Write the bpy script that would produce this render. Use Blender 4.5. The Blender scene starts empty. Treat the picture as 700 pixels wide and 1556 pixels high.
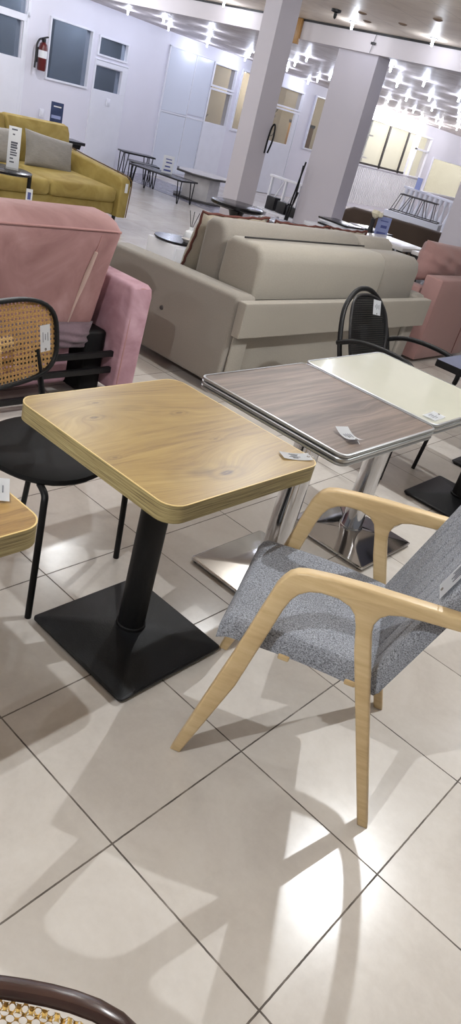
import bpy, bmesh, math, random
from math import pi, sin, cos, radians as R, atan2, hypot
from mathutils import Vector, Matrix, Quaternion
random.seed(7)
sc = bpy.context.scene
COL = sc.collection
NEAR_Z, FAR_Z, BEAM_Y, WALL_X = 2.61, 2.42, 8.0, -11.5

# ---------------------------------------------------------------- materials
def lin(c):
    return tuple(((v/255)/12.92 if v/255 <= .04045 else ((v/255+.055)/1.055)**2.4) for v in c) + (1,)

class N:
    """tiny node-tree builder"""
    def __init__(s, name):
        s.m = bpy.data.materials.new(name); s.m.use_nodes = True
        s.t = s.m.node_tree; s.t.nodes.clear()
        s.out = s.n('ShaderNodeOutputMaterial'); s.b = s.n('ShaderNodeBsdfPrincipled')
        s.l(s.b.outputs[0], s.out.inputs[0])
    def n(s, typ, **k):
        x = s.t.nodes.new(typ)
        for a, v in k.items(): setattr(x, a, v)
        return x
    def l(s, a, b): s.t.links.new(a, b)
    def set(s, k, v):
        if hasattr(v, 'is_linked') or hasattr(v, 'links'): s.l(v, s.b.inputs[k])
        else: s.b.inputs[k].default_value = v
    def m_(s, op, a, b=None, c=None, clamp=False):
        x = s.n('ShaderNodeMath', operation=op); x.use_clamp = clamp
        for i, v in enumerate((a, b, c)):
            if v is None: continue
            if isinstance(v, (int, float)): x.inputs[i].default_value = v
            else: s.l(v, x.inputs[i])
        return x.outputs[0]
    def coord(s, scale=(1, 1, 1), kind='Object', loc=(0, 0, 0)):
        tc = s.n('ShaderNodeTexCoord'); mp = s.n('ShaderNodeMapping')
        mp.inputs['Scale'].default_value = scale; mp.inputs['Location'].default_value = loc
        s.l(tc.outputs[kind], mp.inputs[0]); return mp.outputs[0]
    def noise(s, vec, scale=5, detail=3, rough=.5, dist=0):
        x = s.n('ShaderNodeTexNoise'); x.inputs['Scale'].default_value = scale
        x.inputs['Detail'].default_value = detail; x.inputs['Roughness'].default_value = rough
        x.inputs['Distortion'].default_value = dist
        s.l(vec, x.inputs['Vector']); return x.outputs[0]
    def ramp(s, fac, stops):
        x = s.n('ShaderNodeValToRGB'); e = x.color_ramp.elements
        while len(e) < len(stops): e.new(.5)
        for el, (p, c) in zip(e, stops): el.position = p; el.color = c if len(c) == 4 else lin(c)
        s.l(fac, x.inputs[0]); return x.outputs[0]
    def mix(s, f, a, b, blend='MIX'):
        x = s.n('ShaderNodeMix', data_type='RGBA', blend_type=blend)
        for sock, v in ((x.inputs[0], f), (x.inputs[6], a), (x.inputs[7], b)):
            if isinstance(v, (int, float)): sock.default_value = v
            elif isinstance(v, tuple): sock.default_value = v if len(v) == 4 else lin(v)
            else: s.l(v, sock)
        return x.outputs[2]
    def bump(s, h, strength=.3, dist=.002):
        x = s.n('ShaderNodeBump'); x.inputs['Strength'].default_value = strength
        x.inputs['Distance'].default_value = dist
        s.l(h, x.inputs['Height']); s.l(x.outputs[0], s.b.inputs['Normal'])

def plain(name, c, rough=.5, metal=0, var=.06, scale=6, coat=0, bump=0, bscale=200, spec=None):
    m = N(name); v = m.noise(m.coord(), scale, 3)
    a = lin(c); lo = tuple(x*(1-var) for x in a[:3])+(1,); hi = tuple(min(1, x*(1+var)) for x in a[:3])+(1,)
    m.set('Base Color', m.ramp(v, [(.3, lo), (.7, hi)])); m.set('Roughness', rough); m.set('Metallic', metal)
    if coat: m.set('Coat Weight', coat); m.set('Coat Roughness', .08)
    if spec is not None: m.set('Specular IOR Level', spec)
    if bump: m.bump(m.noise(m.coord(), bscale, 2), bump, .001)
    return m.m

def fabric(name, c, var=.18, scale=260, bump=.5, sheen=.2, big=.06, rough=.9, streak=(1, 1, 1)):
    m = N(name); f = m.noise(m.coord(streak), scale, 2, .7); g = m.noise(m.coord(), 2.5, 4)
    a = lin(c)
    lo = tuple(x*(1-var) for x in a[:3])+(1,); hi = tuple(min(1, x*(1+var)) for x in a[:3])+(1,)
    base = m.ramp(f, [(.3, lo), (.7, hi)])
    sh = m.ramp(g, [(.3, (1-big,)*3+(1,)), (.7, (1, 1, 1, 1))])
    m.set('Base Color', m.mix(1.0, base, sh, 'MULTIPLY')); m.set('Roughness', rough)
    m.set('Sheen Weight', sheen); m.bump(f, bump, .0015); return m.m

def velvet(name, c, dark, hi):
    m = N(name); g = m.noise(m.coord(), 3.2, 4, .55, 1.2)
    m.set('Base Color', m.ramp(g, [(.3, dark), (.5, c), (.72, hi)]))
    m.set('Roughness', .75); m.set('Sheen Weight', .5); m.set('Sheen Roughness', .4)
    m.set('Sheen Tint', lin(hi)); m.bump(m.noise(m.coord(), 9, 3), .25, .01); return m.m

def wood(name, stops, knots=(), fine=70, stretch=5, rough=.38, off=(0, 0, 0), axis='y'):
    m = N(name)
    tc = m.n('ShaderNodeTexCoord'); sp = m.n('ShaderNodeSeparateXYZ'); m.l(tc.outputs['Object'], sp.inputs[0])
    x, y, z = sp.outputs
    if axis == 'x': x, y = y, x
    if axis == 'z': x, y, z = x, z, y
    x = m.m_('ADD', x, off[0]); y = m.m_('ADD', y, off[1])
    dark = None; wx = x
    for kx, ky, r, s in knots:
        dx = m.m_('SUBTRACT', x, kx); dy = m.m_('MULTIPLY', m.m_('SUBTRACT', y, ky), .45)
        d2 = m.m_('ADD', m.m_('MULTIPLY', dx, dx), m.m_('MULTIPLY', dy, dy))
        g = m.m_('EXPONENT', m.m_('MULTIPLY', d2, -1/(r*r)))
        g2 = m.m_('EXPONENT', m.m_('MULTIPLY', d2, -1/(4*r*r)))
        wx = m.m_('ADD', wx, m.m_('MULTIPLY', g2, r*1.3 if kx < 0 else -r*1.3))
        rg = m.m_('SINE', m.m_('MULTIPLY', m.m_('SQRT', d2), 7.5/r))
        gs = m.m_('MULTIPLY', m.m_('MULTIPLY', g, s), m.m_('ADD', m.m_('MULTIPLY', rg, .4), .6)); dark = gs if dark is None else m.m_('ADD', dark, gs)
    cx = m.n('ShaderNodeCombineXYZ'); m.l(m.m_('MULTIPLY', wx, fine), cx.inputs[0])
    m.l(m.m_('MULTIPLY', y, stretch), cx.inputs[1]); m.l(m.m_('MULTIPLY', z, fine), cx.inputs[2])
    fn = m.noise(cx.outputs[0], 1.0, 6, .7, .15)
    cx2 = m.n('ShaderNodeCombineXYZ'); m.l(m.m_('MULTIPLY', wx, fine*.14), cx2.inputs[0])
    m.l(m.m_('MULTIPLY', y, stretch*.3), cx2.inputs[1]); m.l(m.m_('MULTIPLY', z, fine*.1), cx2.inputs[2])
    br = m.noise(cx2.outputs[0], 1.0, 3, .5, .25)
    v = m.m_('ADD', m.m_('MULTIPLY', fn, .55), m.m_('MULTIPLY', br, .45))
    if dark is not None:
        kn = m.noise(cx.outputs[0], 1.6, 3, .6, 1.0)
        dk = m.m_('MULTIPLY', dark, m.m_('ADD', m.m_('MULTIPLY', kn, 1.1), .05), None, True)
        m.set('Base Color', m.mix(dk, m.ramp(v, stops), stops[0][1]))
    else: m.set('Base Color', m.ramp(v, stops))
    m.set('Roughness', rough)
    m.bump(fn, .12, .001); return m.m

def emit(name, c, s):
    m = N(name); m.t.nodes.remove(m.b); e = m.n('ShaderNodeEmission')
    e.inputs[0].default_value = lin(c); e.inputs[1].default_value = s
    m.l(e.outputs[0], m.out.inputs[0]); return m.m

def glass(name, c, t=.6, rough=.03, tintc=None):
    m = N(name); tr = m.n('ShaderNodeBsdfTransparent'); mx = m.n('ShaderNodeMixShader')
    tr.inputs[0].default_value = lin(tintc or c); m.set('Base Color', lin(c)); m.set('Roughness', rough)
    mx.inputs[0].default_value = 1-t
    m.l(tr.outputs[0], mx.inputs[1]); m.l(m.b.outputs[0], mx.inputs[2]); m.l(mx.outputs[0], m.out.inputs[0])
    return m.m

def holes(name, c, pitch, rad, rough=.5, dark=None, stagger=False, ax=('Y', 'Z')):
    """real see-through holes: cane webbing or perforated shell, in object space"""
    m = N(name); tc = m.n('ShaderNodeTexCoord'); sp = m.n('ShaderNodeSeparateXYZ'); m.l(tc.outputs['Object'], sp.inputs[0])
    u, v = sp.outputs[ax[0]], sp.outputs[ax[1]]
    u = m.m_('DIVIDE', u, pitch); v = m.m_('DIVIDE', v, pitch)
    def hole(u, v, r):
        a = m.m_('SUBTRACT', m.m_('FRACT', m.m_('ADD', u, 100.0)), .5)
        b = m.m_('SUBTRACT', m.m_('FRACT', m.m_('ADD', v, 100.0)), .5)
        d = m.m_('SQRT', m.m_('ADD', m.m_('MULTIPLY', a, a), m.m_('MULTIPLY', b, b)))
        return m.m_('LESS_THAN', d, r)
    h = hole(u, v, rad)
    if stagger: h = m.m_('MAXIMUM', h, hole(m.m_('ADD', u, .5), m.m_('ADD', v, .5), rad))
    w = m.noise(m.coord((1, 1, 1)), 180, 2)
    sv = m.m_('SINE', m.m_('MULTIPLY', v, 18.85)); su = m.m_('SINE', m.m_('MULTIPLY', u, 18.85))
    weave = m.m_('ADD', m.m_('MULTIPLY', m.m_('ADD', sv, su), .12), w)
    lo = tuple(x*.62 for x in lin(c)[:3])+(1,); hi = tuple(min(1, x*1.2) for x in lin(c)[:3])+(1,)
    m.set('Base Color', m.ramp(weave, [(.3, lo), (.65, hi)])); m.set('Roughness', rough); m.bump(weave, .5, .002)
    tr = m.n('ShaderNodeBsdfTransparent'); mx = m.n('ShaderNodeMixShader')
    m.l(h, mx.inputs[0]); m.l(m.b.outputs[0], mx.inputs[1]); m.l(tr.outputs[0], mx.inputs[2]); m.l(mx.outputs[0], m.out.inputs[0])
    return m.m

def floor_mat():
    m = N('floor_tiles'); tc = m.n('ShaderNodeTexCoord'); sp = m.n('ShaderNodeSeparateXYZ'); m.l(tc.outputs['Object'], sp.inputs[0])
    T = .476
    u = m.m_('DIVIDE', m.m_('ADD', sp.outputs[0], .672+T*60), T); v = m.m_('DIVIDE', m.m_('SUBTRACT', sp.outputs[1], .873-T*60), T)
    wob = m.m_('MULTIPLY', m.m_('SUBTRACT', m.noise(m.coord(), 60, 2), .5), .003)
    def edge(a):
        f = m.m_('FRACT', m.m_('ADD', a, wob)); return m.m_('MINIMUM', f, m.m_('SUBTRACT', 1.0, f))
    e = m.m_('MINIMUM', edge(u), edge(v))
    grout = m.m_('LESS_THAN', e, .0048)
    cell = m.n('ShaderNodeCombineXYZ'); m.l(m.m_('FLOOR', u), cell.inputs[0]); m.l(m.m_('FLOOR', v), cell.inputs[1])
    wn = m.n('ShaderNodeTexWhiteNoise'); m.l(cell.outputs[0], wn.inputs[0])
    n1 = m.noise(m.coord((1, 1, 1)), 3.2, 6, .6, .8); n2 = m.noise(m.coord(), 45, 4, .7)
    t = m.m_('ADD', m.m_('MULTIPLY', n1, .65), m.m_('ADD', m.m_('MULTIPLY', n2, .2), m.m_('MULTIPLY', wn.outputs[0], .15)))
    tile = m.ramp(t, [(.3, (192, 184, 176)), (.5, (206, 199, 191)), (.7, (216, 210, 203))])
    gn = m.noise(m.coord(), 14, 3)
    gcol = m.ramp(gn, [(.35, (70, 62, 55)), (.55, (105, 96, 88)), (.7, (140, 130, 120))])
    m.set('Base Color', m.mix(grout, tile, gcol))
    m.set('Roughness', m.m_('ADD', m.m_('MULTIPLY', grout, .5), m.m_('ADD', m.m_('MULTIPLY', n2, .1), .17)))
    hgt = m.m_('ADD', m.m_('MULTIPLY', m.noise(m.coord(), 330, 3, .6), .22), m.m_('MULTIPLY', grout, -1.2))
    m.set('Specular IOR Level', .65); m.bump(hgt, .1, .001); return m.m

def ceil_mat(name, c, c2):
    m = N(name); v = m.noise(m.coord((1, 1, 1)), 2.2, 5, .6, 1.5)
    tc = m.n('ShaderNodeTexCoord'); sp = m.n('ShaderNodeSeparateXYZ'); m.l(tc.outputs['Object'], sp.inputs[0])
    def edge(a, T):
        f = m.m_('FRACT', m.m_('DIVIDE', m.m_('ADD', a, 60.0), T)); return m.m_('MINIMUM', f, m.m_('SUBTRACT', 1.0, f))
    g = m.m_('LESS_THAN', m.m_('MINIMUM', edge(sp.outputs[0], .6), edge(sp.outputs[1], .6)), .008)
    m.set('Base Color', m.mix(m.m_('MULTIPLY', g, .35), m.ramp(v, [(.3, c2), (.62, c)]), (110, 100, 95)))
    m.set('Roughness', .45); return m.m

M = {}
M['floor'] = floor_mat()
M['strip'] = plain('grey_gloss', (138, 136, 146), .2, var=.12, scale=4)
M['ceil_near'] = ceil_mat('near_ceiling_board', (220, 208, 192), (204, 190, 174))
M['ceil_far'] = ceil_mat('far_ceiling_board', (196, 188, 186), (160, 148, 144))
M['wall'] = plain('white_wall_paint', (222, 220, 230), .55, var=.02, scale=1.5)
M['panel'] = plain('glossy_white_panel', (214, 218, 230), .13, var=.02, scale=1, coat=.3)
M['beam'] = plain('white_beam_paint', (200, 193, 196), .6, var=.02, scale=1)
M['colwarm'] = plain('column_paint', (188, 182, 190), .55, var=.02, scale=2)
M['upvc'] = plain('white_frame_plastic', (226, 226, 234), .3, var=.02)
M['slatwall'] = plain('white_corrugated_panel', (226, 226, 228), .4, var=.03)
M['glass_b'] = glass('blue_grey_glass', (120, 128, 138), .7, .04, (214, 219, 225))
M['glass_c'] = glass('clear_glass', (170, 172, 172), .82, .03, (243, 242, 240))
M['room'] = plain('room_behind_beige', (186, 176, 160), .7, var=.08, scale=1)
M['room_grey'] = plain('curtain_grey_blue', (150, 155, 164), .8, var=.1, scale=3)
M['room_white'] = plain('bright_room_white', (236, 234, 222), .7, var=.02)
M['blackm'] = plain('black_powder_coat', (9, 9, 11), .5, var=.25, scale=240, bump=.4, bscale=420, spec=.3)
M['blackbase'] = plain('black_textured_steel', (10, 12, 16), .45, var=.3, scale=300, bump=.6, bscale=360, spec=.35)
M['blackgloss'] = plain('black_gloss_paint', (18, 17, 20), .2, var=.1)
M['blackvinyl'] = plain('black_vinyl', (8, 8, 10), .6, var=.12, scale=20, spec=.22)
M['line'] = plain('black_rubber_line', (22, 20, 20), .6)
M['chrome'] = plain('chrome', (204, 204, 206), .09, 1, var=.04, scale=3)
M['steel'] = plain('brushed_steel', (178, 172, 164), .24, 1, var=.08, scale=30)
M['alu'] = plain('aluminium_edging', (186, 187, 188), .36, 1, var=.05, scale=20)
M['ash'] = wood('pale_ash_wood', [(.3, (180, 150, 106)), (.5, (204, 177, 132)), (.7, (220, 196, 154))], fine=60, stretch=6, rough=.42, axis='x')
M['oak'] = wood('knotty_oak_laminate', [(.2, (76, 50, 24)), (.33, (104, 76, 38)), (.45, (136, 108, 56)), (.56, (152, 125, 68)), (.74, (172, 146, 90))],
    knots=[(-.143, -.168, .015, 1.1), (-.221, -.102, .013, 1.0), (-.092, .109, .014, 1.0), (.08, .09, .010, 1.0), (.237, -.032, .026, 1.3), (.205, -.10, .045, .7), (.063, -.264, .009, .9), (-.16, -.02, .05, .4), (-.18, -.2, .05, .35)], fine=80, stretch=4, rough=.36)
M['oak2'] = wood('oak_laminate_corner', [(.2, (80, 50, 24)), (.34, (112, 82, 42)), (.45, (144, 113, 64)), (.6, (160, 129, 76)), (.78, (176, 146, 92))],
    knots=[(.24, .22, .022, 1.1)], fine=70, stretch=5, rough=.36, off=(.4, .3, 0))
def edge_mat():
    m = N('oak_edge_band'); v = m.noise(m.coord((7, 7, 420)), 1.0, 4, .65, .3)
    m.set('Base Color', m.ramp(v, [(.34, (98, 84, 54)), (.48, (142, 126, 84)), (.66, (172, 158, 114))])); m.set('Roughness', .5); return m.m
M['oakedge'] = edge_mat()
M['oakedge_x'] = M['oakedge']
M['oaklip'] = plain('pale_laminate_rim', (206, 180, 120), .4)
M['walnut'] = wood('grey_walnut_laminate', [(.22, (48, 37, 31)), (.41, (78, 64, 55)), (.53, (108, 92, 81)), (.68, (136, 120, 107))],
    knots=[(.1, .12, .02, .5)], fine=60, stretch=2.2, rough=.46)
M['cream'] = plain('cream_gloss_laminate', (190, 188, 172), .1, var=.015, coat=.4)
M['bluetop'] = plain('blue_grey_tabletop', (84, 88, 108), .3, var=.04)
M['grey'] = fabric('grey_melange_weave', (140, 143, 151), .8, 300, .7, .1, .1)
M['greydk'] = fabric('grey_melange_weave_seam', (70, 72, 80), .5, 330, .5, .1, .1)
M['taupe'] = fabric('taupe_woven_upholstery', (142, 135, 126), .16, 240, .5, .15, .08)
M['taupe_l'] = fabric('light_taupe_upholstery', (156, 149, 138), .12, 240, .4, .15, .06)
M['pink'] = velvet('dusty_pink_velvet', (152, 114, 112), (134, 97, 95), (174, 138, 136))
M['pinkarm'] = velvet('mauve_pink_velvet', (166, 128, 138), (138, 100, 112), (194, 160, 172))
M['pinkfab'] = fabric('pink_woven_upholstery', (154, 118, 114), .12, 200, .4, .15, .06)
M['piping'] = plain('pink_piping', (166, 124, 121), .8)
M['slit'] = plain('pale_zip_tape', (196, 170, 160), .8)
M['mauve'] = fabric('mauve_liner_cloth', (104, 84, 92), .15, 90, .3, .2, .2)
M['mustard'] = velvet('mustard_velvet', (152, 132, 70), (134, 112, 54), (170, 150, 88))
M['mustpipe'] = plain('dark_mustard_piping', (96, 72, 30), .8)
M['greypillow'] = fabric('grey_cushion_cloth', (146, 142, 138), .12, 60, .5, .2, .15, streak=(.3, 1, 3))
M['rust'] = plain('rust_red_piping', (92, 50, 42), .85)
M['pillow'] = fabric('beige_pillow_cloth', (156, 146, 130), .12, 200, .4, .15, .1)
M['brown'] = fabric('dark_brown_upholstery', (74, 58, 44), .12, 120, .3, .3, .1)
M['cane'] = holes('cane_webbing', (200, 162, 106), .0165, .26, .55)
M['cane2'] = holes('honey_cane_webbing', (204, 166, 92), .0125, .33, .45, stagger=True)
M['perf'] = holes('black_perforated_shell', (16, 17, 20), .012, .13, .45, stagger=False)
M['perf_p'] = holes('black_fretwork', (22, 22, 24), .06, .33, .5, ax=('X', 'Z'))
M['darkwood'] = plain('dark_stained_bentwood', (52, 34, 28), .25, var=.2, scale=12)
M['card'] = plain('white_card', (226, 227, 230), .5, var=.01)
M['ink'] = plain('grey_ink', (92, 94, 104), .7)
M['blueink'] = plain('blue_ink', (84, 92, 150), .7)
M['flyer'] = plain('navy_flyer', (44, 58, 96), .4, var=.25, scale=14)
M['flyer2'] = plain('pale_blue_flyer', (150, 160, 205), .4, var=.1)
M['red'] = plain('red_cylinder_paint', (88, 24, 24), .3)
M['blackplastic'] = plain('black_plastic', (24, 22, 24), .5)
M['board'] = wood('varnished_board', [(.3, (130, 94, 50)), (.6, (166, 124, 70))], axis='z')
M['bulb'] = emit('cool_white_led', (222, 232, 255), 40)
M['whitemetal'] = plain('white_metal', (222, 222, 228), .35, var=.03)
M['marble'] = plain('pale_marble', (196, 192, 190), .3, var=.12, scale=8)
M['leaf'] = plain('cream_flower', (222, 214, 188), .6)
M['brownspot'] = plain('brown_vent_plastic', (120, 98, 80), .6)
M['stand'] = plain('dark_stand', (60, 56, 54), .5)

# ---------------------------------------------------------------- mesh helpers
def new_obj(name, bm, mat, parent=None, smooth=True, ang=40):
    me = bpy.data.meshes.new(name); bm.to_mesh(me); bm.free()
    me.materials.append(M[mat] if isinstance(mat, str) else mat)
    if smooth:
        me.polygons.foreach_set('use_smooth', [True]*len(me.polygons))
        me.set_sharp_from_angle(angle=R(ang))
    o = bpy.data.objects.new(name, me); COL.objects.link(o)
    if parent: o.parent = parent
    return o

def tag(o, label, cat, group=None, kind=None):
    if label: o['label'] = label
    if cat: o['category'] = cat
    if group: o['group'] = group
    if kind: o['kind'] = kind
    return o

def thing(name, label, cat, loc=(0, 0, 0), rz=0, group=None):
    o = bpy.data.objects.new(name, None); COL.objects.link(o)
    o.location = loc; o.rotation_euler = (0, 0, rz); o.empty_display_size = .1
    return tag(o, label, cat, group)

def dup(root, loc, rz, label=None, name=None):
    r = root.copy(); COL.objects.link(r); r.location = loc; r.rotation_euler = (0, 0, rz)
    if label: r['label'] = label
    for ch in list(root.children):
        c = ch.copy(); COL.objects.link(c); c.parent = r
        for g in list(ch.children):
            d = g.copy(); COL.objects.link(d); d.parent = c
    return r

def B(): return bmesh.new()

def box(bm, c, s, r=0, seg=2, mat=None):
    """box centre c, size s, rounded by r"""
    t = bmesh.new(); bmesh.ops.create_cube(t, size=1)
    bmesh.ops.scale(t, vec=s, verts=t.verts)
    if r: bmesh.ops.bevel(t, geom=t.edges[:], offset=min(r, min(s)*.49), segments=seg, profile=.5, affect='EDGES')
    bmesh.ops.transform(t, matrix=Matrix.Translation(c) @ (mat or Matrix()), verts=t.verts)
    me = bpy.data.meshes.new('t'); t.to_mesh(me); t.free(); bm.from_mesh(me); bpy.data.meshes.remove(me)
    return bm

def bx(bm, x0, x1, y0, y1, z0, z1, r=0, seg=2):
    return box(bm, ((x0+x1)/2, (y0+y1)/2, (z0+z1)/2), (abs(x1-x0), abs(y1-y0), abs(z1-z0)), r, seg)

def smoothpts(pts, n=6, closed=False):
    P = [Vector(p) for p in pts]; out = []; L = len(P)
    rng = range(L if closed else L-1)
    for i in rng:
        if closed: a, b, c, d = P[(i-1) % L], P[i], P[(i+1) % L], P[(i+2) % L]
        else: a, b, c, d = P[max(i-1, 0)], P[i], P[i+1], P[min(i+2, L-1)]
        for k in range(n):
            t = k/n
            out.append(.5*((2*b)+(c-a)*t+(2*a-5*b+4*c-d)*t*t+(3*b-a-3*c+d)*t**3))
    if not closed: out.append(P[-1])
    return out

def sweep(bm, pts, sect, closed=False, up=None, scale=None):
    """sweep a closed 2-D section along pts"""
    P = [Vector(p) for p in pts]; L = len(P); rings = []
    prev = None
    for i in range(L):
        if closed: t = (P[(i+1) % L]-P[i-1]).normalized()
        else: t = (P[min(i+1, L-1)]-P[max(i-1, 0)]).normalized()
        if up is not None:
            n = Vector(up); n = (n-t*n.dot(t)).normalized()
        elif prev is None:
            n = t.orthogonal().normalized()
        else:
            n = (prev-t*prev.dot(t)).normalized()
        prev = n; b = t.cross(n)
        k = scale(i/(L-1)) if scale else 1
        rings.append([bm.verts.new(P[i]+(n*v+b*u)*k) for u, v in sect])
    S = len(sect)
    for i in range(L if closed else L-1):
        A, C = rings[i], rings[(i+1) % L]
        for j in range(S):
            try: bm.faces.new((A[j], A[(j+1) % S], C[(j+1) % S], C[j]))
            except ValueError: pass
    if not closed:
        bm.faces.new(rings[0][::-1]); bm.faces.new(rings[-1])
    bmesh.ops.recalc_face_normals(bm, faces=bm.faces)
    return bm

def circ(r, n=10, ry=None): return [(r*cos(2*pi*k/n), (ry or r)*sin(2*pi*k/n)) for k in range(n)]
def tube(bm, pts, r, n=10, closed=False, up=None): return sweep(bm, pts, circ(r, n), closed, up)
def rect(w, h, b=0):
    if not b: return [(-w/2, -h/2), (w/2, -h/2), (w/2, h/2), (-w/2, h/2)]
    out = []
    for sx, sy, a0 in ((1, 1, 0), (-1, 1, 90), (-1, -1, 180), (1, -1, 270)):
        for k in range(3):
            a = R(a0+45*k); out.append((sx*(w/2-b)+b*cos(a), sy*(h/2-b)+b*sin(a)))
    return out

def roundrect(w, h, r, n=6):
    out = []
    for sx, sy, a0 in ((1, 1, 0), (-1, 1, 90), (-1, -1, 180), (1, -1, 270)):
        for k in range(n+1):
            a = R(a0+90*k/n); out.append((sx*(w/2-r)+r*cos(a), sy*(h/2-r)+r*sin(a)))
    return out

def prism(bm, poly, a, b, plane='xy', bev=0, seg=2):
    """extrude a polygon between a and b along the third axis"""
    t = bmesh.new()
    f = {'xy': lambda p, h: (p[0], p[1], h), 'xz': lambda p, h: (p[0], h, p[1]), 'yz': lambda p, h: (h, p[0], p[1])}[plane]
    v0 = [t.verts.new(f(p, a)) for p in poly]; v1 = [t.verts.new(f(p, b)) for p in poly]; n = len(poly)
    t.faces.new(v0); t.faces.new(v1[::-1])
    for i in range(n): t.faces.new((v0[i], v1[i], v1[(i+1) % n], v0[(i+1) % n]))
    bmesh.ops.recalc_face_normals(t, faces=t.faces)
    if bev:
        caps = [e for e in t.edges if any(len(fc.verts) > 4 or n == 4 for fc in e.link_faces) and not (e.verts[0] in v0 and e.verts[1] in v1) and not (e.verts[0] in v1 and e.verts[1] in v0)]
        bmesh.ops.bevel(t, geom=caps, offset=bev, segments=seg, profile=.5, affect='EDGES')
    me = bpy.data.meshes.new('t'); t.to_mesh(me); t.free(); bm.from_mesh(me); bpy.data.meshes.remove(me)
    return bm

def lathe(bm, prof, c=(0, 0, 0), n=24):
    rings = []
    for r, z in prof:
        if r < 1e-5: rings.append([bm.verts.new((c[0], c[1], c[2]+z))])
        else: rings.append([bm.verts.new((c[0]+r*cos(2*pi*k/n), c[1]+r*sin(2*pi*k/n), c[2]+z)) for k in range(n)])
    for A, C in zip(rings, rings[1:]):
        for k in range(n):
            a = [A[k % len(A)], A[(k+1) % len(A)]] if len(A) > 1 else [A[0]]
            b = [C[(k+1) % len(C)], C[k % len(C)]] if len(C) > 1 else [C[0]]
            if len(a)+len(b) >= 3: bm.faces.new(a+b)
    bmesh.ops.recalc_face_normals(bm, faces=bm.faces)
    return bm

def cushion(bm, w, h, t, n=14, pinch=.12, wr=0.0):
    """pillow lying in local x (w) / z (h) with thickness t along y"""
    vs = {}
    for side in (1, -1):
        for i in range(n+1):
            for j in range(n+1):
                u = i/n*2-1; v = j/n*2-1
                edge = i in (0, n) or j in (0, n)
                if side == -1 and edge: continue
                k = ((1-u*u)*(1-v*v))**.42 if not edge else 0
                sx = u*(1-pinch*(1-v*v)*.6*abs(u)); sz = v*(1-pinch*(1-u*u)*.6*abs(v))
                wob = wr*sin(u*9+v*4)*sin(v*7-u*2)*k
                vs[(side, i, j)] = bm.verts.new((sx*w/2, side*(t/2*k+wob), sz*h/2))
    g = lambda s, i, j: vs.get((s, i, j)) or vs[(1, i, j)]
    for s in (1, -1):
        for i in range(n):
            for j in range(n):
                q = [g(s, i, j), g(s, i+1, j), g(s, i+1, j+1), g(s, i, j+1)]
                bm.faces.new(q if s == 1 else q[::-1])
    bmesh.ops.recalc_face_normals(bm, faces=bm.faces)
    return bm

def soft(bm, x0, x1, y0, y1, z0, z1, r=.04, puff=.0, seg=4):
    """rounded upholstery block whose faces bulge slightly"""
    t = bmesh.new(); bmesh.ops.create_cube(t, size=1)
    s = (x1-x0, y1-y0, z1-z0); bmesh.ops.scale(t, vec=s, verts=t.verts)
    bmesh.ops.bevel(t, geom=t.edges[:], offset=min(r, min(s)*.48), segments=seg, profile=.5, affect='EDGES')
    bmesh.ops.subdivide_edges(t, edges=[e for e in t.edges if e.calc_length() > .15], cuts=5, use_grid_fill=True)
    for v in t.verts:
        a = [v.co[k]/(s[k]/2) for k in range(3)]
        for k in range(3):
            o = [q for q in range(3) if q != k]
            if abs(a[k]) > .95: v.co[k] += puff*(1-a[o[0]]**2)*(1-a[o[1]]**2)*(1 if a[k] > 0 else -1)
    bmesh.ops.translate(t, vec=((x0+x1)/2, (y0+y1)/2, (z0+z1)/2), verts=t.verts)
    me = bpy.data.meshes.new('t'); t.to_mesh(me); t.free(); bm.from_mesh(me); bpy.data.meshes.remove(me)
    return bm

# ---------------------------------------------------------------- camera
F_PX, PIT, ROL, AZ, H = 1090.2, R(28.62), R(15.88), R(34.75), 1.555
rz = Matrix.Rotation(AZ, 3, 'Z')
Fv = rz @ Vector((0, cos(PIT), -sin(PIT))); Rv = rz @ Vector((1, 0, 0)); Uv = rz @ Vector((0, sin(PIT), cos(PIT)))
R2 = cos(ROL)*Rv+sin(ROL)*Uv; U2 = -sin(ROL)*Rv+cos(ROL)*Uv
cd = bpy.data.cameras.new('camera'); cam = bpy.data.objects.new('camera', cd); COL.objects.link(cam)
mw = Matrix((R2, U2, -Fv)).transposed().to_4x4(); mw.translation = (0, 0, H); cam.matrix_world = mw
cd.sensor_fit = 'VERTICAL'; cd.sensor_height = 36; cd.lens = 36*F_PX/1556; cd.clip_start = .02; cd.clip_end = 100
sc.camera = cam

def struct(name, bm, mat, parent=None, smooth=False, label=None):
    o = new_obj(name, bm, mat, parent, smooth)
    if not parent: o['kind'] = 'structure'
    if label: o['label'] = label
    return o

# ---------------------------------------------------------------- room shell
X0, X1, Y0, Y1 = -17.0, 7.0, -4.0, 30.0
struct('floor', bx(B(), X0, X1, Y0, Y1, -.1, 0), 'floor')
struct('trim_1', bx(B(), WALL_X, -7.2, 9.35, 10.6, 0, .004), 'strip', label='strip of darker grey glossy floor along the far wall')  # thin darker grey slab laid over the floor tiles
struct('ceiling', bx(B(), -13.0, X1, Y0, BEAM_Y, NEAR_Z, NEAR_Z+.1), 'ceil_near')
struct('ceiling_far', bx(B(), -13.0, X1, BEAM_Y, Y1, FAR_Z, FAR_Z+.1), 'ceil_far')
struct('trim_2', bx(B(), -13.0, X1, BEAM_Y-.12, BEAM_Y+.02, FAR_Z-.012, NEAR_Z-.001), 'beam', label='white bulkhead where the ceiling steps down')
struct('trim_3', bx(B(), -13.0, X1, BEAM_Y-.135, BEAM_Y-.12, NEAR_Z-.022, NEAR_Z-.002), 'line', label='thin black track line along top of the bulkhead')  # black track along the upper edge of the beam face

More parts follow.
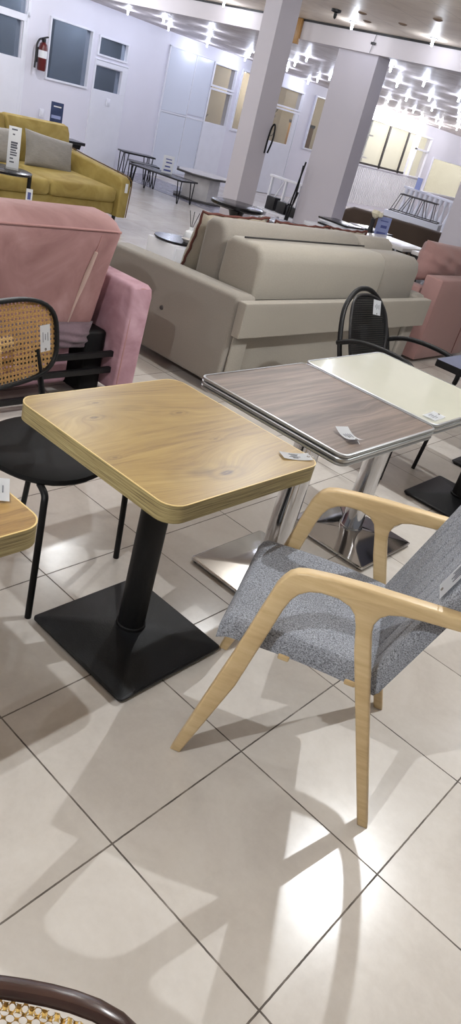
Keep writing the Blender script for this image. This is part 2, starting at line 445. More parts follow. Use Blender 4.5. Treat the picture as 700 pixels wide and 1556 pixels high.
def wall_open(u0, u1, z0, z1, ops, t, org, d):
    """wall slab from org along unit d, with openings (ua,ub,za,zb); thickness t away from the shop"""
    bm = B(); us = sorted({u0, u1}|{v for o in ops for v in o[:2]}); zs = sorted({z0, z1}|{v for o in ops for v in o[2:]})
    n = Vector((-d[1], d[0], 0)) # away side
    if n.x > 0: n = -n
    ang = atan2(d[1], d[0]); rot = Matrix.Rotation(ang, 4, 'Z')
    for ua, ub in zip(us, us[1:]):
        za0 = None
        for za, zb in zip(zs, zs[1:]):
            um, zm = (ua+ub)/2, (za+zb)/2
            if any(o[0] < um < o[1] and o[2] < zm < o[3] for o in ops): continue
            c = Vector(org)+Vector((d[0], d[1], 0))*um+n*(t/2); c.z = zm
            box(bm, c, (ub-ua, t, zb-za), mat=rot)
    return bm

# left wall W1 : slightly turned, from the corner (-11.5,10.6) towards the camera
W1o = Vector((-11.5, 10.6, 0)); W1d = Vector((.9, -6.1, 0)).normalized(); W1a = atan2(W1d.y, W1d.x)
ops1 = [(1.975, 2.87, 1.22, 2.025), (1.09, 1.79, 1.745, 2.0), (1.15, 1.8, 1.235, 1.58), (3.42, 4.3, 1.39, 1.87), (3.36, 4.3, 1.95, 2.25)]
struct('wall_left', wall_open(0, 12, 0, FAR_Z+.19, ops1, .12, W1o, W1d), 'wall')
def w1frame(): return Matrix.Translation(W1o) @ Matrix.Rotation(W1a, 4, 'Z')
def on_w1(name, lst, mat, out=.0, th=.03, parent=None, r=.004):
    """boxes (ua,ub,za,zb) on W1; local +y of the frame points into the shop"""
    bm = B()
    for ua, ub, za, zb in lst: bx(bm, ua, ub, out-th/2, out+th/2, za, zb, r)
    bmesh.ops.transform(bm, matrix=w1frame(), verts=bm.verts)
    return struct(name, bm, mat, parent)
def ring(ua, ub, za, zb, w): return [(ua, ub, zb-w, zb), (ua, ub, za, za+w), (ua, ua+w, za+w, zb-w), (ub-w, ub, za+w, zb-w)]

w = on_w1('window_1', ring(1.95, 2.895, 1.2, 2.05, .03), 'upvc', .01, .05)
on_w1('pane', [(1.98, 2.865, 1.23, 2.02)], 'glass_b', -.03, .006, w, 0)
w = on_w1('window_2', ring(1.07, 1.81, 1.725, 2.02, .03), 'upvc', .01, .05)
on_w1('pane', [(1.1, 1.78, 1.755, 1.99)], 'glass_b', -.03, .006, w, 0)
dr = on_w1('door_1', ring(1.0, 1.83, .01, 1.685, .02)+[(1.02, 1.81, .03, 1.235), (1.02, 1.15, 1.235, 1.66), (1.8, 1.81, 1.235, 1.66), (1.15, 1.8, 1.59, 1.66)], 'upvc', .012, .03)
on_w1('pane', [(1.14, 1.81, 1.225, 1.59)], 'glass_b', -.03, .006, dr, 0)
dr = on_w1('door_2', [(3.32, 3.36, .01, 2.0), (3.36, 4.6, 1.87, 1.93), (3.36, 3.41, .01, 1.87), (3.41, 4.6, .02, 1.39)], 'upvc', .012, .04)
on_w1('pane', [(3.4, 4.3, 1.38, 1.88)], 'glass_b', -.03, .006, dr, 0)
w = on_w1('window_3', [(3.3, 3.35, 1.93, 2.3), (3.3, 4.6, 1.92, 1.96)], 'upvc', .012, .04)
on_w1('pane', [(3.35, 4.4, 1.94, 2.26)], 'glass_b', -.03, .006, w, 0)
# dim spaces behind the glass
on_w1('wall_behind_left', [(-.1, 6, .0, 2.6)], 'room_grey', -.75, .04)
bm = B()
for k in range(14):
    bx(bm, 2.64+k*.02, 2.655+k*.02, -.16, -.14, 1.22, 2.02, .006)
bmesh.ops.transform(bm, matrix=w1frame(), verts=bm.verts)
tag(new_obj('curtain', bm, 'room_grey'), 'grey blue curtain behind the large left window beside the extinguisher', 'curtain')

# back-left wall W2 : plane x = WALL_X from y 10.6 to 30, openings measured from the photograph
ops2 = [(11.87, 12.49, 1.15, 2.16), (12.70, 13.3, 1.15, 2.2), (13.4, 14.81, 1.09, 2.15), (15.33, 16.2, 1.12, 2.19),
        (17.76, 21.2, 1.07, 2.11), (21.7, 24.5, .75, 1.68)]
struct('wall_back', wall_open(10.6, 30, 0, FAR_Z+.1, ops2, .12, (WALL_X, 0, 0), (0, 1)), 'wall')
struct('wall_far', bx(B(), -13, X1, Y1-.1, Y1, 0, FAR_Z), 'wall')
def on_w2(name, lst, mat, out=0., th=.03, parent=None, r=.004):
    bm = B()
    for ya, yb, za, zb in lst: bx(bm, WALL_X+out-th/2, WALL_X+out+th/2, ya, yb, za, zb, r)
    return struct(name, bm, mat, parent)
# glossy white panels
p = on_w2('trim_4', [(10.66, 11.33, .1, 1.13), (11.35, 11.82, .1, 1.17), (10.66, 11.33, 1.17, 2.2), (11.35, 11.82, 1.2, 2.2)], 'panel', .01, .02, r=.003)
p['label'] = 'glossy white wall panels between the door and the glazed partition'
on_w2('moulding', [(10.62, 11.85, 2.2, 2.225), (10.62, 10.65, .1, 2.22), (10.64, 11.83, 1.135, 1.165), (11.332, 11.348, .1, 2.2)], 'upvc', .014, .03, p)
def fr(ya, yb, za, zb, w=.035): return ring(ya, yb, za, zb, w)
w = on_w2('window_4', fr(11.83, 12.53, 1.78, 2.2)+fr(12.66, 13.3, 1.1, 2.24), 'upvc', .01, .06)
on_w2('pane', [(11.86, 12.5, 1.81, 2.17), (12.69, 13.27, 1.13, 2.2)], 'glass_c', -.02, .006, w, 0)
d = on_w2('door_3', fr(11.83, 12.53, .01, 1.76)+[(11.86, 12.5, .04, 1.15)], 'upvc', .012, .05)
on_w2('pane', [(11.86, 12.5, 1.14, 1.73)], 'glass_c', -.02, .006, d, 0)
w = on_w2('window_5', fr(13.36, 14.85, 1.79, 2.19), 'upvc', .01, .06)
on_w2('pane', [(13.39, 14.82, 1.82, 2.16)], 'glass_c', -.02, .006, w, 0)
d = on_w2('door_4', fr(13.36, 14.85, .01, 1.77)+[(13.4, 14.8, .04, 1.09), (14.68, 14.8, 1.09, 1.74)], 'upvc', .012, .05)
on_w2('pane', [(13.39, 14.7, 1.08, 1.74)], 'glass_c', -.02, .006, d, 0)
w = on_w2('window_6', fr(15.3, 16.2, 1.09, 2.22, .03), 'upvc', .01, .06)
on_w2('pane', [(15.33, 16.2, 1.12, 2.2)], 'glass_c', -.02, .006, w, 0)
w = on_w2('window_7', fr(17.72, 20.3, 1.04, 2.14, .03), 'upvc', .01, .06)
on_w2('mullion', [(18.78, 18.86, 1.05, 2.1), (19.82, 19.9, 1.05, 2.1), (17.72, 17.77, 1.0, 2.1), (17.8, 20.2, 1.07, 1.12)], 'stand', .03, .03, w)
on_w2('pane', [(17.75, 20.3, 1.06, 2.12)], 'glass_c', -.02, .006, w, 0)
w = on_w2('window_8', fr(20.5, 21.25, 1.04, 2.14, .04)+[(20.5, 21.25, 1.75, 1.8)], 'upvc', .01, .06)
on_w2('pane', [(20.52, 21.2, 1.06, 2.12)], 'glass_c', -.02, .006, w, 0)
w = on_w2('window_9', fr(21.66, 24.5, .72, 1.7, .04), 'upvc', .01, .06)
on_w2('pane', [(21.7, 24.45, .76, 1.68)], 'glass_c', -.02, .006, w, 0)
bm = B()
for k in range(44):
    bx(bm, WALL_X+.0, WALL_X+.02, 17.5+k*.09, 17.545+k*.09, .1, 1.0, .004)
o = struct('trim_5', bm, 'slatwall'); o['label'] = 'white ribbed wainscot below the far windows'
# rooms behind the glass
bm = B(); bx(bm, -13.6, -13.5, 10.4, 16.8, 0, 2.5); bx(bm, -13.6, WALL_X-.12, 16.7, 16.8, 0, 2.5); bx(bm, -13.6, WALL_X-.12, 10.4, 10.5, 0, 2.5)
bx(bm, -13.6, WALL_X-.12, 10.4, 16.8, 2.42, 2.5)
struct('wall_room', bm, 'room')
bm = B(); bx(bm, -14.1, -14.0, 16.85, 26, 0, 2.5); bx(bm, -14.0, WALL_X-.12, 16.85, 16.9, 0, 2.5); bx(bm, -14.0, WALL_X-.12, 25.9, 26, 0, 2.5)
bx(bm, -14.1, WALL_X-.12, 16.85, 26, 2.42, 2.5)
struct('wall_room_bright', bm, 'room_white')
def coat_rack(x, y, h, label):
    t = thing('coat_rack', label, 'rack', (x, y, 0), 0, 'racks behind the glazed partition')
    new_obj('pole', tube(B(), [(0, 0, 0), (0, 0, h)], .022, 8), 'stand', t)
    for k, (a, z) in enumerate(((0, .98), (1.6, .9), (3.1, .82), (4.6, .74), (.8, .68))):
        new_obj('hook', tube(B(), smoothpts([(0, 0, h*z), (.12*cos(a), .12*sin(a), h*z+.01), (.17*cos(a), .17*sin(a), h*z+.08)], 3), .01, 6), 'stand', t)
    new_obj('base', lathe(B(), [(0, .02), (.2, .015), (.2, 0), (0, 0)], n=16), 'stand', t)
coat_rack(-12.6, 12.85, 1.75, 'dark coat rack seen through the first glazed door')
coat_rack(-12.5, 15.1, 1.7, 'dark coat rack seen through the door right of the tall column')
coat_rack(-12.5, 14.55, 1.65, 'thin dark rack at left edge of the glazed door right of column')
bm = B(); bx(bm, -12.35, -12.0, 16.35, 16.95-.3, .6, 1.6, .01)
t = thing('cabinet', 'small brown wooden cabinet seen through the narrow window between the columns', 'cabinet', (-12.1, 15.85, 0))
new_obj('body', bx(B(), -.2, .2, -.25, .25, .0, 1.55, .01), 'board', t)
new_obj('door', bx(B(), .2, .215, -.23, -.01, .05, 1.5, .005), 'board', t)
new_obj('door', bx(B(), .2, .215, .01, .23, .05, 1.5, .005), 'board', t)
new_obj('top', bx(B(), -.22, .22, -.27, .27, 1.55, 1.62, .02), 'stand', t)
t = thing('metal_shelf', 'grey metal shelf unit behind the first pane of the far windows', 'shelf', (-12.2, 18.55, 0))
for a in (-.45, .45): new_obj('upright', bx(B(), -.02, .02, a-.02, a+.02, 0, 2.15), 'whitemetal', t)
for z in (.6, 1.2, 1.75): new_obj('shelf', bx(B(), -.15, .15, -.47, .47, z, z+.04), 'whitemetal', t)
struct('wall_inner', bx(B(), -12.5, -12.42, 17.3, 18.9, 1.5, 2.4), 'room_grey')

# fire extinguisher on W1
q = W1o+W1d*3.06
t = thing('fire_extinguisher', 'red fire extinguisher hung on the white wall left of the window', 'fire extinguisher', (q.x, q.y, 1.3), W1a)
new_obj('cylinder', lathe(B(), [(0, .0), (.055, .0), (.065, .02), (.065, .3), (.055, .35), (.025, .38), (0, .38)], (0, .1, 0), 20), 'red', t)
new_obj('valve', box(box(B(), (0, .1, .4), (.05, .05, .06), .01), (.0, .12, .44), (.13, .03, .02), .005, mat=Matrix.Rotation(.3, 4, 'Y')), 'blackplastic', t)
new_obj('hose', tube(B(), smoothpts([(0.02, .1, .4), (.09, .12, .41), (.145, .12, .33), (.15, .12, .15), (.155, .12, .02)], 6), .014, 8), 'blackplastic', t)
o = new_obj('instruction_label', lathe(B(), [(.0665, .17), (.0668, .175), (.0668, .265), (.0665, .27)], (0, .1, 0), 20), 'card', t)
new_obj('wall_bracket', bx(B(), -.03, .03, .0, .05, .1, .3, .004), 'blackplastic', t)
# small switches on W1
for (u, z, lab) in ((1.42, 1.08, 'small white socket plate on the door panel beside the window'), (2.9, .72, 'white cable trunking plate on wall above the yellow sofa')):
    q = W1o+W1d*u; t = thing('wall_plate', lab, 'wall plate', (q.x, q.y, z), W1a)
    new_obj('plate', bx(B(), -.05, .05, .03, .045, -.06, .06, .006), 'upvc', t)
    new_obj('switch', bx(B(), -.02, .02, .045, .052, -.03, .03, .003), 'upvc', t)

# columns
struct('column_1', bx(B(), -5.61, -5.405, 6.3, 6.59, 0, NEAR_Z, .004), 'colwarm', label='slim white square column left of centre')
struct('column_2', bx(B(), -5.815, -5.26, 7.93, 8.18, 0, NEAR_Z, .004), 'colwarm', label='wide white square column at centre right')
struct('column_3', bx(B(), -3.81, -3.25, 7.95, 8.5, 0, NEAR_Z, .004), 'colwarm', label='white square column cut off by the right edge')
bm = B(); bx(bm, -6.49, -6.365, 7.84, 7.875, FAR_Z-.07, NEAR_Z-.003, .004)
tag(new_obj('wooden_board', bm, 'board'), 'short varnished wooden board fixed upright on the bulkhead beside the column', 'board')
t = thing('cable_clip', 'small dark clip and cable hanging on the bulkhead above the wide column', 'clip', (-5.335, 7.868, 2.5))
new_obj('clip', bx(B(), -.03, .03, -.012, .0, -.01, .015, .004), 'blackplastic', t)
new_obj('cable', tube(B(), [(.012, -.004, .10), (0, -.006, 0), (-.012, -.004, -.09)], .003, 6), 'blackplastic', t)
t = thing('ceiling_camera', 'small black dome sensor on the near ceiling', 'sensor', (-5.25, 6.95, NEAR_Z))
new_obj('mount', lathe(B(), [(0, 0), (.05, 0), (.05, -.02), (.02, -.03), (0, -.03)], n=16), 'blackplastic', t)
new_obj('head', lathe(B(), [(0, -.03), (.018, -.035), (.015, -.07), (0, -.085)], n=12), 'blackplastic', t)

# ---------------------------------------------------------------- spotlights
def spotlight(label, group, z):
    t = thing('ceiling_spotlight', label, 'ceiling light', (0, 0, z), 0, group)
    new_obj('trim_ring', lathe(B(), [(.03, 0), (.045, 0), (.043, -.008), (.03, -.012), (.028, -.002)], n=14), 'whitemetal', t)
    new_obj('lamp', lathe(B(), [(0, -.075), (.010, -.072), (.013, -.06), (.013, -.01), (.024, -.002), (0, 0)], n=12), 'bulb', t)
    return t
def lamp(x, y, z, watt, col=(.82, .88, 1.0), r=.013):
    ld = bpy.data.lights.new('point_light', 'POINT'); ld.energy = watt; ld.color = col; ld.shadow_soft_size = r
    lo = bpy.data.objects.new('point_light', ld); COL.objects.link(lo); lo.location = (x, y, z); return lo
NEARL = [(-5.39, 7.47), (-4.45, 7.57), (-7.41, 7.59), (-.70, 3.25), (-2.63, 3.92), (-.86, -.55), (-2.7, -.4), (1.2, 3.3), (-4.6, 3.9), (-4.6, -.3), (-6.6, 3.9), (-8.6, 5.0), (1.2, -.6), (-2.6, 5.9), (-.7, 5.6), (-9.4, 7.0)]  # last one is out of view, added to brighten the far floor
NEARW = [3.5, 3.5, 6, 145, 56, 140, 30, 14, 30, 16, 66, 64, 14, 9, 8, 48]
FARL = [(-5.53, 8.66), (-5.5, 9.47), (-5.5, 10.52), (-6.5, 10.47), (-6.52, 11.54), (-6.53, 12.64), (-7.64, 11.81), (-8.91, 14.2), (-7.6, 12.68), (-7.58, 13.63),
        (-9.06, 15.54), (-10.4, 17.1), (-11.2, 17.8), (-7.64, 14.88), (-9.15, 16.8), (-10.4, 18.3), (-11.25, 18.9), (-11.2, 20.0), (-10.3, 19.2), (-9.3, 18.2),
        (-7.6, 9.67), (-8.75, 10.86), (-10.1, 12.35), (-8.9, 12.1), (-10.09, 13.34), (-11.2, 14.5), (-10.4, 8.64), (-9.71, 8.76), (-10.6, 9.7), (-8.76, 8.82), (-9.79, 9.85), (-11.1, 11.15), (-9.84, 10.94), (-11.15, 12.3), (-6.5, 9.5), (-7.6, 10.7), (-6.5, 14), (-5.5, 12.5), (-4.4, 9.5), (-4.4, 11), (-9.3, 20.4), (-9.3, 22.8), (-10.4, 21.6), (-10.4, 24), (-8.2, 20.5), (-9.5, 26)]  # the last few, at the far end, are added to brighten the wainscot
s0 = spotlight('small ceiling spotlight shining cool white in the higher near ceiling', 'spotlights in the near ceiling', NEAR_Z)
for i, ((x, y), wt) in enumerate(zip(NEARL, NEARW)):
    if i == 0: s0.location = (x, y, NEAR_Z)
    else: dup(s0, (x, y, NEAR_Z), 0)
    lamp(x, y, NEAR_Z-.092, wt, (.93, .97, 1.0) if y < 7 else (.85, .9, 1), .016)
s1 = dup(s0, (0, 0, FAR_Z), 0, 'small ceiling spotlight shining cool white in the lower far ceiling'); s1['group'] = 'spotlights in the far ceiling'
for i, (x, y) in enumerate(FARL):
    if i == 0: s1.location = (x, y, FAR_Z)
    else: dup(s1, (x, y, FAR_Z), 0)
    lamp(x, y, FAR_Z-.09, 6 if y < 17 else 22, (.76, .82, 1.0) if y < 17 else (.95, .95, 1), .014)
# unlit brown ceiling fittings
v0 = None
for x, y in ((-4.5, 6.2), (-3.9, 6.6), (-4.9, 6.9), (-4.0, 5.6), (-4.55, 7.1), (-3.8, 7.3), (-5.1, 7.3)):
    if v0 is None:
        v0 = thing('ceiling_vent', 'small round brown fitting in the near ceiling without a lit lamp', 'ceiling fitting', (x, y, NEAR_Z), 0, 'unlit fittings in the near ceiling')
        new_obj('disc', lathe(B(), [(0, -.006), (.025, -.008), (.03, -.01), (.045, -.004), (.045, 0)], n=16), 'brownspot', v0)
    else: dup(v0, (x, y, NEAR_Z), 0)
# point lights without fixtures in the rooms behind the glass
lamp(-12.7, 12.6, 2.1, 34, (1, .96, .9), .08); lamp(-12.7, 15.2, 2.1, 60, (1, .96, .86), .08)
for u_ in (1.5, 2.5, 4.0):
    q = W1o+W1d*u_; lamp(q.x-.42, q.y-.06, 2.3, 16, (.85, .92, 1), .08)  # added to brighten the grey backing behind the left panes
for y in (18.6, 20.6, 22.6, 24.4): lamp(-12.7, y, 2.1, 60, (1, .98, .93), .1)

# ---------------------------------------------------------------- price tags
def price_tag(loc, yaw, w, h, label, tilt=(0, 0), curl=0.0, string=False, logo=False, lines=4, group='price tags on the tables'):
    t = thing('price_tag', label, 'price tag', loc, yaw, group)
    bm = B(); n = 8
    g = []
    for i in range(n+1):
        u = i/n-.5; zz = curl*(4*u*u)
        g.append([bm.verts.new((u*w, -h/2, zz)), bm.verts.new((u*w, h/2, zz))])
    for a, b in zip(g, g[1:]): bm.faces.new((a[0], b[0], b[1], a[1]))
    bmesh.ops.solidify(bm, geom=bm.faces[:], thickness=.0006)
    bmesh.ops.recalc_face_normals(bm, faces=bm.faces)
    c = new_obj('card', bm, 'card', t)
    bm = B()
    for k in range(lines):
        y = h*(.25-.5*k/max(1, lines-1)); L = w*(.42, .3, .5, .24, .36)[k % 5]; x = w*(-.05)
        cz = curl*(4*(x/w)**2)
        bx(bm, x-L/2*.75, x+L/2*.75, y-h*.022, y+h*.022, cz+.0009, cz+.0013)
    if logo:
        for a, b in ((.0, .0), (.010, .007)): lathe(bm, [(0, .0014), (.006, .0014), (.006, .0009)], (-w*.32+a*.7, -h*.3+b, 0), 10)
    new_obj('printed_lines', bm, 'ink', t, False)
    bm = lathe(B(), [(.002, .0016), (.0045, .0016), (.0045, -.0005)], (w*.42, 0, curl*.7), 10)
    new_obj('grommet', bm, 'steel', t)
    if string: new_obj('string', tube(B(), smoothpts([(w*.42, 0, curl*.7), (w*.5, .004, .004), (w*.62, .002, .001)], 3), .0007, 5), 'card', t)
    t.rotation_euler = (tilt[0], tilt[1], yaw)
    return t

# ---------------------------------------------------------------- tables
def ring_band(bm, w, h, r, z0, z1, t=.002):
    """vertical edge band around a rounded rectangle"""
    out = roundrect(w, h, r); inn = roundrect(w-2*t, h-2*t, max(r-t, .001)); n = len(out)
    L = [[bm.verts.new((p[0], p[1], z)) for p in pp] for pp, z in ((out, z0), (out, z1), (inn, z1), (inn, z0))]
    for a, b in ((0, 1), (1, 2), (2, 3), (3, 0)):
        for i in range(n): bm.faces.new((L[a][i], L[a][(i+1) % n], L[b][(i+1) % n], L[b][i]))
    bmesh.ops.recalc_face_normals(bm, faces=bm.faces); return bm

def pyramid_base(bm, s, edge=.012, top=.045, zl=.008, pr_=.05):
    rings = []
    for (w, z, r) in ((s-.006, zl, .012), (s, zl+.004, .014), (s, zl+edge-.003, .014), (s-.012, zl+edge, .012), (s*.55, zl+edge+(top-edge)*.45, .02), (pr_*2, top+zl, pr_*.9)):
        rings.append([bm.verts.new((p[0], p[1], z)) for p in roundrect(w, w, r, 4)])
    for A, C in zip(rings, rings[1:]):
        n = len(A)
        for i in range(n): bm.faces.new((A[i], A[(i+1) % n], C[(i+1) % n], C[i]))
    bm.faces.new(rings[0][::-1]); bm.faces.new(rings[-1])
    bmesh.ops.recalc_face_normals(bm, faces=bm.faces); return bm

def pedestal(t, s, mat_base, mat_pole, pr_, ztop, collar=None, edge=.014, top=.05):
    b = new_obj('base', pyramid_base(B(), s, edge, top, .008, pr_), mat_base, t, ang=12)
    for sx in (-1, 1):
        for sy in (-1, 1):
            new_obj('glide', lathe(B(), [(0, 0), (.014, 0), (.014, .009), (0, .009)], (sx*(s/2-.022), sy*(s/2-.022), 0), 12), 'blackplastic', b)
    new_obj('pole', lathe(B(), [(pr_, top+.004), (pr_, ztop), (0, ztop)], n=32), mat_pole, t)
    new_obj('collar', lathe(B(), [(pr_, top+.018), (pr_+.004, top+.016), (pr_+.005, top+.006), (pr_+.003, top+.002), (pr_, top+.002)], n=32), collar or mat_pole, t)
    bm = B(); bx(bm, -.2, .2, -.022, .022, ztop-.006, ztop, .002); bx(bm, -.022, .022, -.2, .2, ztop-.006, ztop, .002)
    new_obj('mounting_plate', bm, 'blackm', t)

def oak_table(loc, w, h, top_mat, label):
    t = thing('pedestal_table', label, 'table', loc, 0, 'pedestal tables in the row')
    tp = new_obj('tabletop', prism(B(), roundrect(w-.004, h-.004, .048, 8), .702, .7495, bev=.0015, seg=1), top_mat, t)
    new_obj('edge_band', ring_band(B(), w, h, .05, .7, .7475, .003), 'oakedge', tp)
    new_obj('rim', ring_band(B(), w+.0006, h+.0006, .0503, .7475, .7492, .0035), 'oaklip', tp)
    pedestal(t, .44, 'blackbase', 'blackm', .044, .702)
    return t
oak_table((-1.222, 1.388, 0), .625, .605, 'oak', 'square table with yellow oak laminate top and knots on a black pedestal')
oak_table((-1.29, .5, 0), .62, .6, 'oak2', 'oak laminate table cut off at left edge in front of black seat')

def metal_edge(bm, w, h, r, z0, z1):
    ht = z1-z0; prof = [(-.008, 0), (-.001, .0), (0, .08), (-.001, .2), (-.004, .24), (-.004, .3), (0, .34), (.0012, .42), (.0012, .56), (0, .62), (-.004, .66), (-.004, .72), (-.001, .76), (0, .86), (-.001, .97), (-.004, 1.0), (-.008, 1.0)]
    rings = []
    for off, f in prof:
        rings.append([bm.verts.new((p[0], p[1], z0+ht*f)) for p in roundrect(w+2*off, h+2*off, r+off, 7)])
    n = len(rings[0])
    for A, C in zip(rings, rings[1:]+rings[:1]):
        for i in range(n): bm.faces.new((A[i], A[(i+1) % n], C[(i+1) % n], C[i]))
    bmesh.ops.recalc_face_normals(bm, faces=bm.faces); return bm

def chrome_table(loc, w, h, top_mat, label):
    t = thing('pedestal_table', label, 'table', loc, 0, 'pedestal tables in the row')
    tp = new_obj('tabletop', prism(B(), roundrect(w-.008, h-.008, .03, 7), .718, .7495), top_mat, t)
    new_obj('metal_edging', metal_edge(B(), w, h, .034, .712, .7515), 'alu', tp, ang=25)
    pedestal(t, .44, 'chrome', 'chrome', .05, .716, edge=.012, top=.04)
    return t
chrome_table((-1.218, 2.112, 0), .625, .62, 'walnut', 'square table with grey brown wood top, ribbed metal edge and chrome pedestal')
chrome_table((-1.232, 2.74, 0), .622, .61, 'cream', 'square table with glossy cream top, metal edge and chrome pedestal')
t = thing('pedestal_table', 'black framed table with blue grey top on black pedestal at right edge', 'table', (-1.11, 3.66, 0), 0, 'pedestal tables in the row')
tp = new_obj('tabletop', prism(B(), roundrect(.58, .6, .012, 3), .722, .75), 'bluetop', t)
new_obj('edge_band', ring_band(B(), .584, .604, .014, .716, .7495, .004), 'blackm', tp)
pedestal(t, .44, 'blackbase', 'blackm', .044, .72)
t = thing('pedestal_table', 'last black pedestal table of the row, only its base corner in view', 'table', (-1.19, 4.42, 0), 0, 'pedestal tables in the row')
tp = new_obj('tabletop', prism(B(), roundrect(.56, .56, .012, 3), .722, .75), 'blackgloss', t)
pedestal(t, .44, 'blackbase', 'blackm', .044, .72)

price_tag((-.97, 1.637, .7512), R(62), .095, .042, 'white price tag lying on right corner of the yellow oak table', curl=.004, string=True)
price_tag((-.993, 1.951, .7535), R(-20), .092, .052, 'curled white price tag lying on grey brown wood table', curl=.012, string=True, tilt=(0, 0))
price_tag((-.975, 2.52, .753), R(92), .10, .054, 'white price tag lying on near corner of the glossy cream table', curl=.002)
price_tag((-1.13, .775, .7535), R(-33), .095, .055, 'white price tag with grey logo on the oak table corner at left edge', curl=.003, logo=True, lines=4)

# ---------------------------------------------------------------- grey armchair with ash frame
fd = Vector((-.894, -.448, 0)); f2 = Vector((-.294, 1.431, 0)); AY = atan2(fd.y, fd.x)
ch = thing('armchair', 'ash wood armchair with grey woven seat and channelled backrest', 'armchair', f2, AY)
side = [(.563, .0), (.52, .20), (.479, .383), (.45, .53), (.430, .628), (.421, .650), (.410, .668), (.394, .681), (.37, .689), (.312, .698), (.229, .706), (.138, .711), (.028, .717), (-.02, .717),
        (-.02, .684), (.012, .682), (.09, .675), (.138, .668), (.165, .658), (.180, .643), (.187, .620), (.183, .59), (.085, .29), (-.011, .0), (.018, .0), (.12, .29), (.205, .53), (.225, .60), (.237, .628), (.255, .645), (.285, .654),
        (.325, .652), (.352, .643), (.372, .627), (.385, .605), (.395, .570), (.446, .297), (.534, .0)]
def sideframe(y0, y1, name='side_frame'):
    bm = prism(B(), side, y0, y1, 'xz', bev=.006, seg=3)
    return new_obj(name, bm, 'ash', ch, ang=50)
sideframe(-.004, -.038); sideframe(-.488, -.522)
# seat : gently dished slab with rounded lip
def uphol(name, fn, nu, nv, th, mat, parent, sub=0):
    """closed slab: fn(a,b)->(point, normal) for a,b in 0..1"""
    bm = B(); top = []; bot = []
    for i in range(nu+1):
        tr, br = [], []
        for j in range(nv+1):
            a, b = i/nu, j/nv; p, n = fn(a, b)
            e = min(a, 1-a)*nu; f = min(b, 1-b)*nv
            tr.append(bm.verts.new(p)); d_ = fall(min(a, 1-a)*.5, .016)+fall(min(b, 1-b)*.45, .016); br.append(bm.verts.new(Vector(p)-Vector(n)*max(.006, th-1.2*d_)))
        top.append(tr); bot.append(br)
    for i in range(nu):
        for j in range(nv):
            bm.faces.new((top[i][j], top[i+1][j], top[i+1][j+1], top[i][j+1]))
            bm.faces.new((bot[i][j], bot[i][j+1], bot[i+1][j+1], bot[i+1][j]))
    for i in range(nu):
        bm.faces.new((top[i][0], bot[i][0], bot[i+1][0], top[i+1][0])); bm.faces.new((top[i][nv], top[i+1][nv], bot[i+1][nv], bot[i][nv]))
    for j in range(nv):
        bm.faces.new((top[0][j], top[0][j+1], bot[0][j+1], bot[0][j])); bm.faces.new((top[nu][j], bot[nu][j], bot[nu][j+1], top[nu][j+1]))
    bmesh.ops.recalc_face_normals(bm, faces=bm.faces)
    return new_obj(name, bm, mat, parent, ang=60)
def fall(d, r): # rounded shoulder, d distance from the edge
    return 0 if d >= r else r-math.sqrt(max(0, r*r-(r-d)**2))
def seatfn(a, b):
    u = .105+(.535-.105)*a; y = -.042-(.484-.042)*b
    z = .462+.012*math.sin(pi*min(1, a*1.0))*1.0+.008*a
    z += -.008*math.sin(pi*b)
    dz = fall(min(b, 1-b)*.44, .02)+fall((1-a)*.43, .03)
    return (u, y, z-dz), (0, 0, 1)
nonlin = lambda t: t
def dense(k, n, r=.12): # denser samples near the ends
    t = k; return t
seat = uphol('seat', seatfn, 40, 48, .062, 'grey', ch)
def backfn(a, b):
    # a : height 0..1, b : across
    L = .60*a; prof = Vector((.128, 0, .418)); dirv = Vector((-.30, 0, .954)); p = prof+dirv*L
    y = -.043-(.482-.043)*b
    n = Vector((.954, 0, .30))
    gro = abs(((b*7) % 1)-.5)*2            # 1 at the seams
    depth = .016-.006*(gro**10)
    e = fall(min(b, 1-b)*.44, .018)+fall(min(a, 1-a)*.6, .02)
    curve = .012*(1-math.sin(pi*b))
    p = p+n*(depth-e+curve); p.y = y
    return p, n
back = uphol('backrest', backfn, 40, 200, .045, 'grey', ch)
# rear brace joining both arms, and joints
bm = B(); sweep(bm, smoothpts([(-.018, -.021, .7), (-.07, -.03, .705), (-.115, -.10, .712), (-.13, -.262, .716), (-.115, -.424, .712), (-.07, -.494, .705), (-.018, -.505, .7)], 6), rect(.032, .03, .006), up=(0, 0, 1))
new_obj('back_rail', bm, 'ash', ch)
new_obj('front_stretcher', bx(B(), .34, .37, -.489, -.037, .404, .42, .004), 'ash', ch)
new_obj('rear_stretcher', bx(B(), .165, .195, -.489, -.037, .404, .42, .004), 'ash', ch)
# tag hanging on the backrest
bp = Vector((.128, 0, .418))+Vector((-.30, 0, .954))*.365+Vector((.954, 0, .30))*.036
lp = Matrix.Translation(f2) @ Matrix.Rotation(AY, 4, 'Z') @ Vector((bp.x, -.083, bp.z))
tg = price_tag(lp, 0, .12, .065, 'white price tag hanging on the grey backrest of the ash armchair', logo=False, lines=5, group=None)
Rm = Matrix.Rotation(AY, 3, 'Z') @ Matrix.Rotation(R(90-17.4), 3, 'Y')
tg.rotation_euler = Rm.to_euler()

